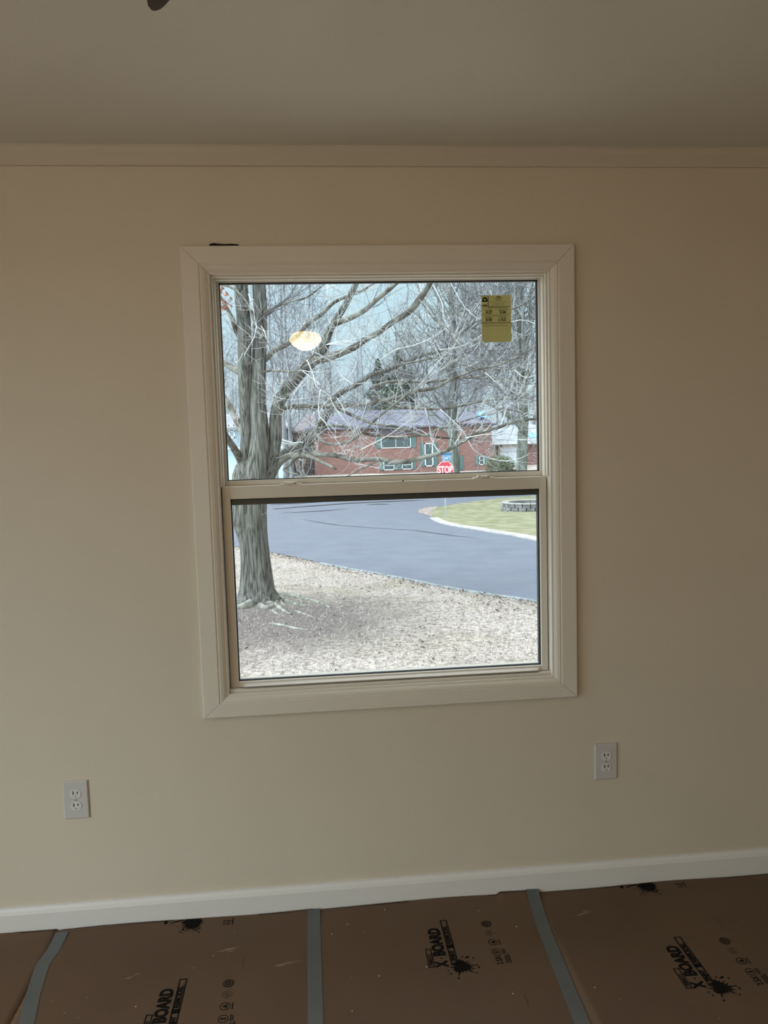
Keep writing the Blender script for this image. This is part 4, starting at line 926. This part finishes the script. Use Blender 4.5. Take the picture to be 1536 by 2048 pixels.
m = MB(); m.box(hx(720), hx(735), 4.2, 5.0, hz(840), hz(806)); 
bp_ = MB(); bp_.loft([[Vector((hx(955), -.1, hz(837))), Vector((hx(974), -.1, hz(837))), Vector((hx(974), .2, hz(837)))], [Vector((hx(951), 1.8, hz(824))), Vector((hx(975), 1.8, hz(822))), Vector((hx(975), 2.1, hz(822)))]])
bt = empty('blue_tarp', (onY(964, 830, 72).x, 72, gz(0, 72)+hz(838))); tag(bt, 'bright blue tarp patch on the right end of the brick house roof', 'tarp')
bpm = MB(); bpm.box(-.42, .42, -.5, .9, .15, .23, Matrix.Rotation(.42, 4, 'X')); bpm.box(-.46, -.30, -.6, .2, .05, .2, Matrix.Rotation(.42, 4, 'X')); bpm.build('tarp_sheet', mat('tarp_blue', (.15, .38, .72), .6, (.22, .48, .80), 2), bt)
# pale blue house, left
lh, hx, hz = house('pale_blue_house', 'pale blue sided house behind the forked tree trunk at the left', 66)
SID = siding_mat('pale_blue_siding', (.56, .74, .84), (.38, .52, .62), .22)
m = MB(); m.box(hx(420), hx(572), 0, 8, -.8, hz(845)); m.build('wall', SID, lh)
m = MB(); m.box(hx(420), hx(572), -.03, 0, hz(884), hz(848)); m.build('upper_siding', mat('grey_blue_siding', (.26, .33, .38), .8, (.34, .42, .47), 3), lh)
rf = MB(); hipg(rf, hx(420), hx(574), 0, 8, hz(846), hz(815), 0, 1.8); rf.build('roof', mat('grey_shingle_left', (.20, .21, .24), .9, (.30, .31, .34), 3), lh)
window(lh, hx, hz, 547, 559, 848, 871, None, 1, .10); window(lh, hx, hz, 459, 471, 850, 876, None, 1, .10); window(lh, hx, hz, 500, 530, 850, 876, None, 1, .1)
m = MB(); m.box(hx(420), hx(572), -1.2, 0, hz(889), hz(886)); m.build('deck', WTR, lh)
# garage house, right
gh, hx, hz = house('garage_house', 'pale roofed house with a white garage door at the right edge', 76)
m = MB(); m.box(hx(984), hx(1170), 0, 10, -.8, hz(887, 1030)); m.build('wall', mat('cream_wall', (.60, .57, .50), .8), gh)
m = MB(); m.box(hx(1054), hx(1170), -.05, 0, -.8, hz(888, 1060)); m.build('brick_wall', BRICK, gh)
rf = MB(); hipg(rf, hx(984), hx(1170), 0, 10, hz(886, 1030), hz(848, 1030), 2.2, 0, .6); rf.build('roof', mat('pale_grey_shingle', (.27, .29, .34), .9, (.36, .39, .44), 3, stretch=(1, 1, 5)), gh)
m = MB(); m.box(hx(1003), hx(1041), -.06, 0, -.3, hz(894, 1020)); m.build('garage_door', mat('garage_white', (.74, .80, .86), .6), gh)
m = MB(); m.box(hx(999), hx(1003), -.1, 0, -.3, hz(890, 1020)); m.box(hx(1041), hx(1045), -.1, 0, -.3, hz(890, 1020)); m.box(hx(999), hx(1045), -.1, 0, hz(894, 1020), hz(890, 1020)); m.build('door_frame', mat('cream_trim', (.70, .66, .56), .7), gh)
m = MB(); m.box(hx(980), hx(1170), -.66, -.58, hz(888, 1030), hz(884, 1030)); m.build('gutter', WTR, gh)
m = MB(); m.tube([Vector((hx(996), -.55, hz(889, 1000))), Vector((hx(994), -.12, hz(893, 1000))), Vector((hx(994), -.12, -.3))], [.06, .06, .06], 6); m.build('downpipe', DRK, gh)
b2 = empty('blue_tarp', (onY(1067, 872, 75).x, 75.0, onY(1067, 872, 75).z)); tag(b2, 'small blue tarp patch on the roof edge of the garage house', 'tarp'); m = MB(); m.box(-.5, .5, -.35, .6, -.05, .03, Matrix.Rotation(.5, 4, 'X')); m.build('tarp_sheet', MATS['tarp_blue'], b2)
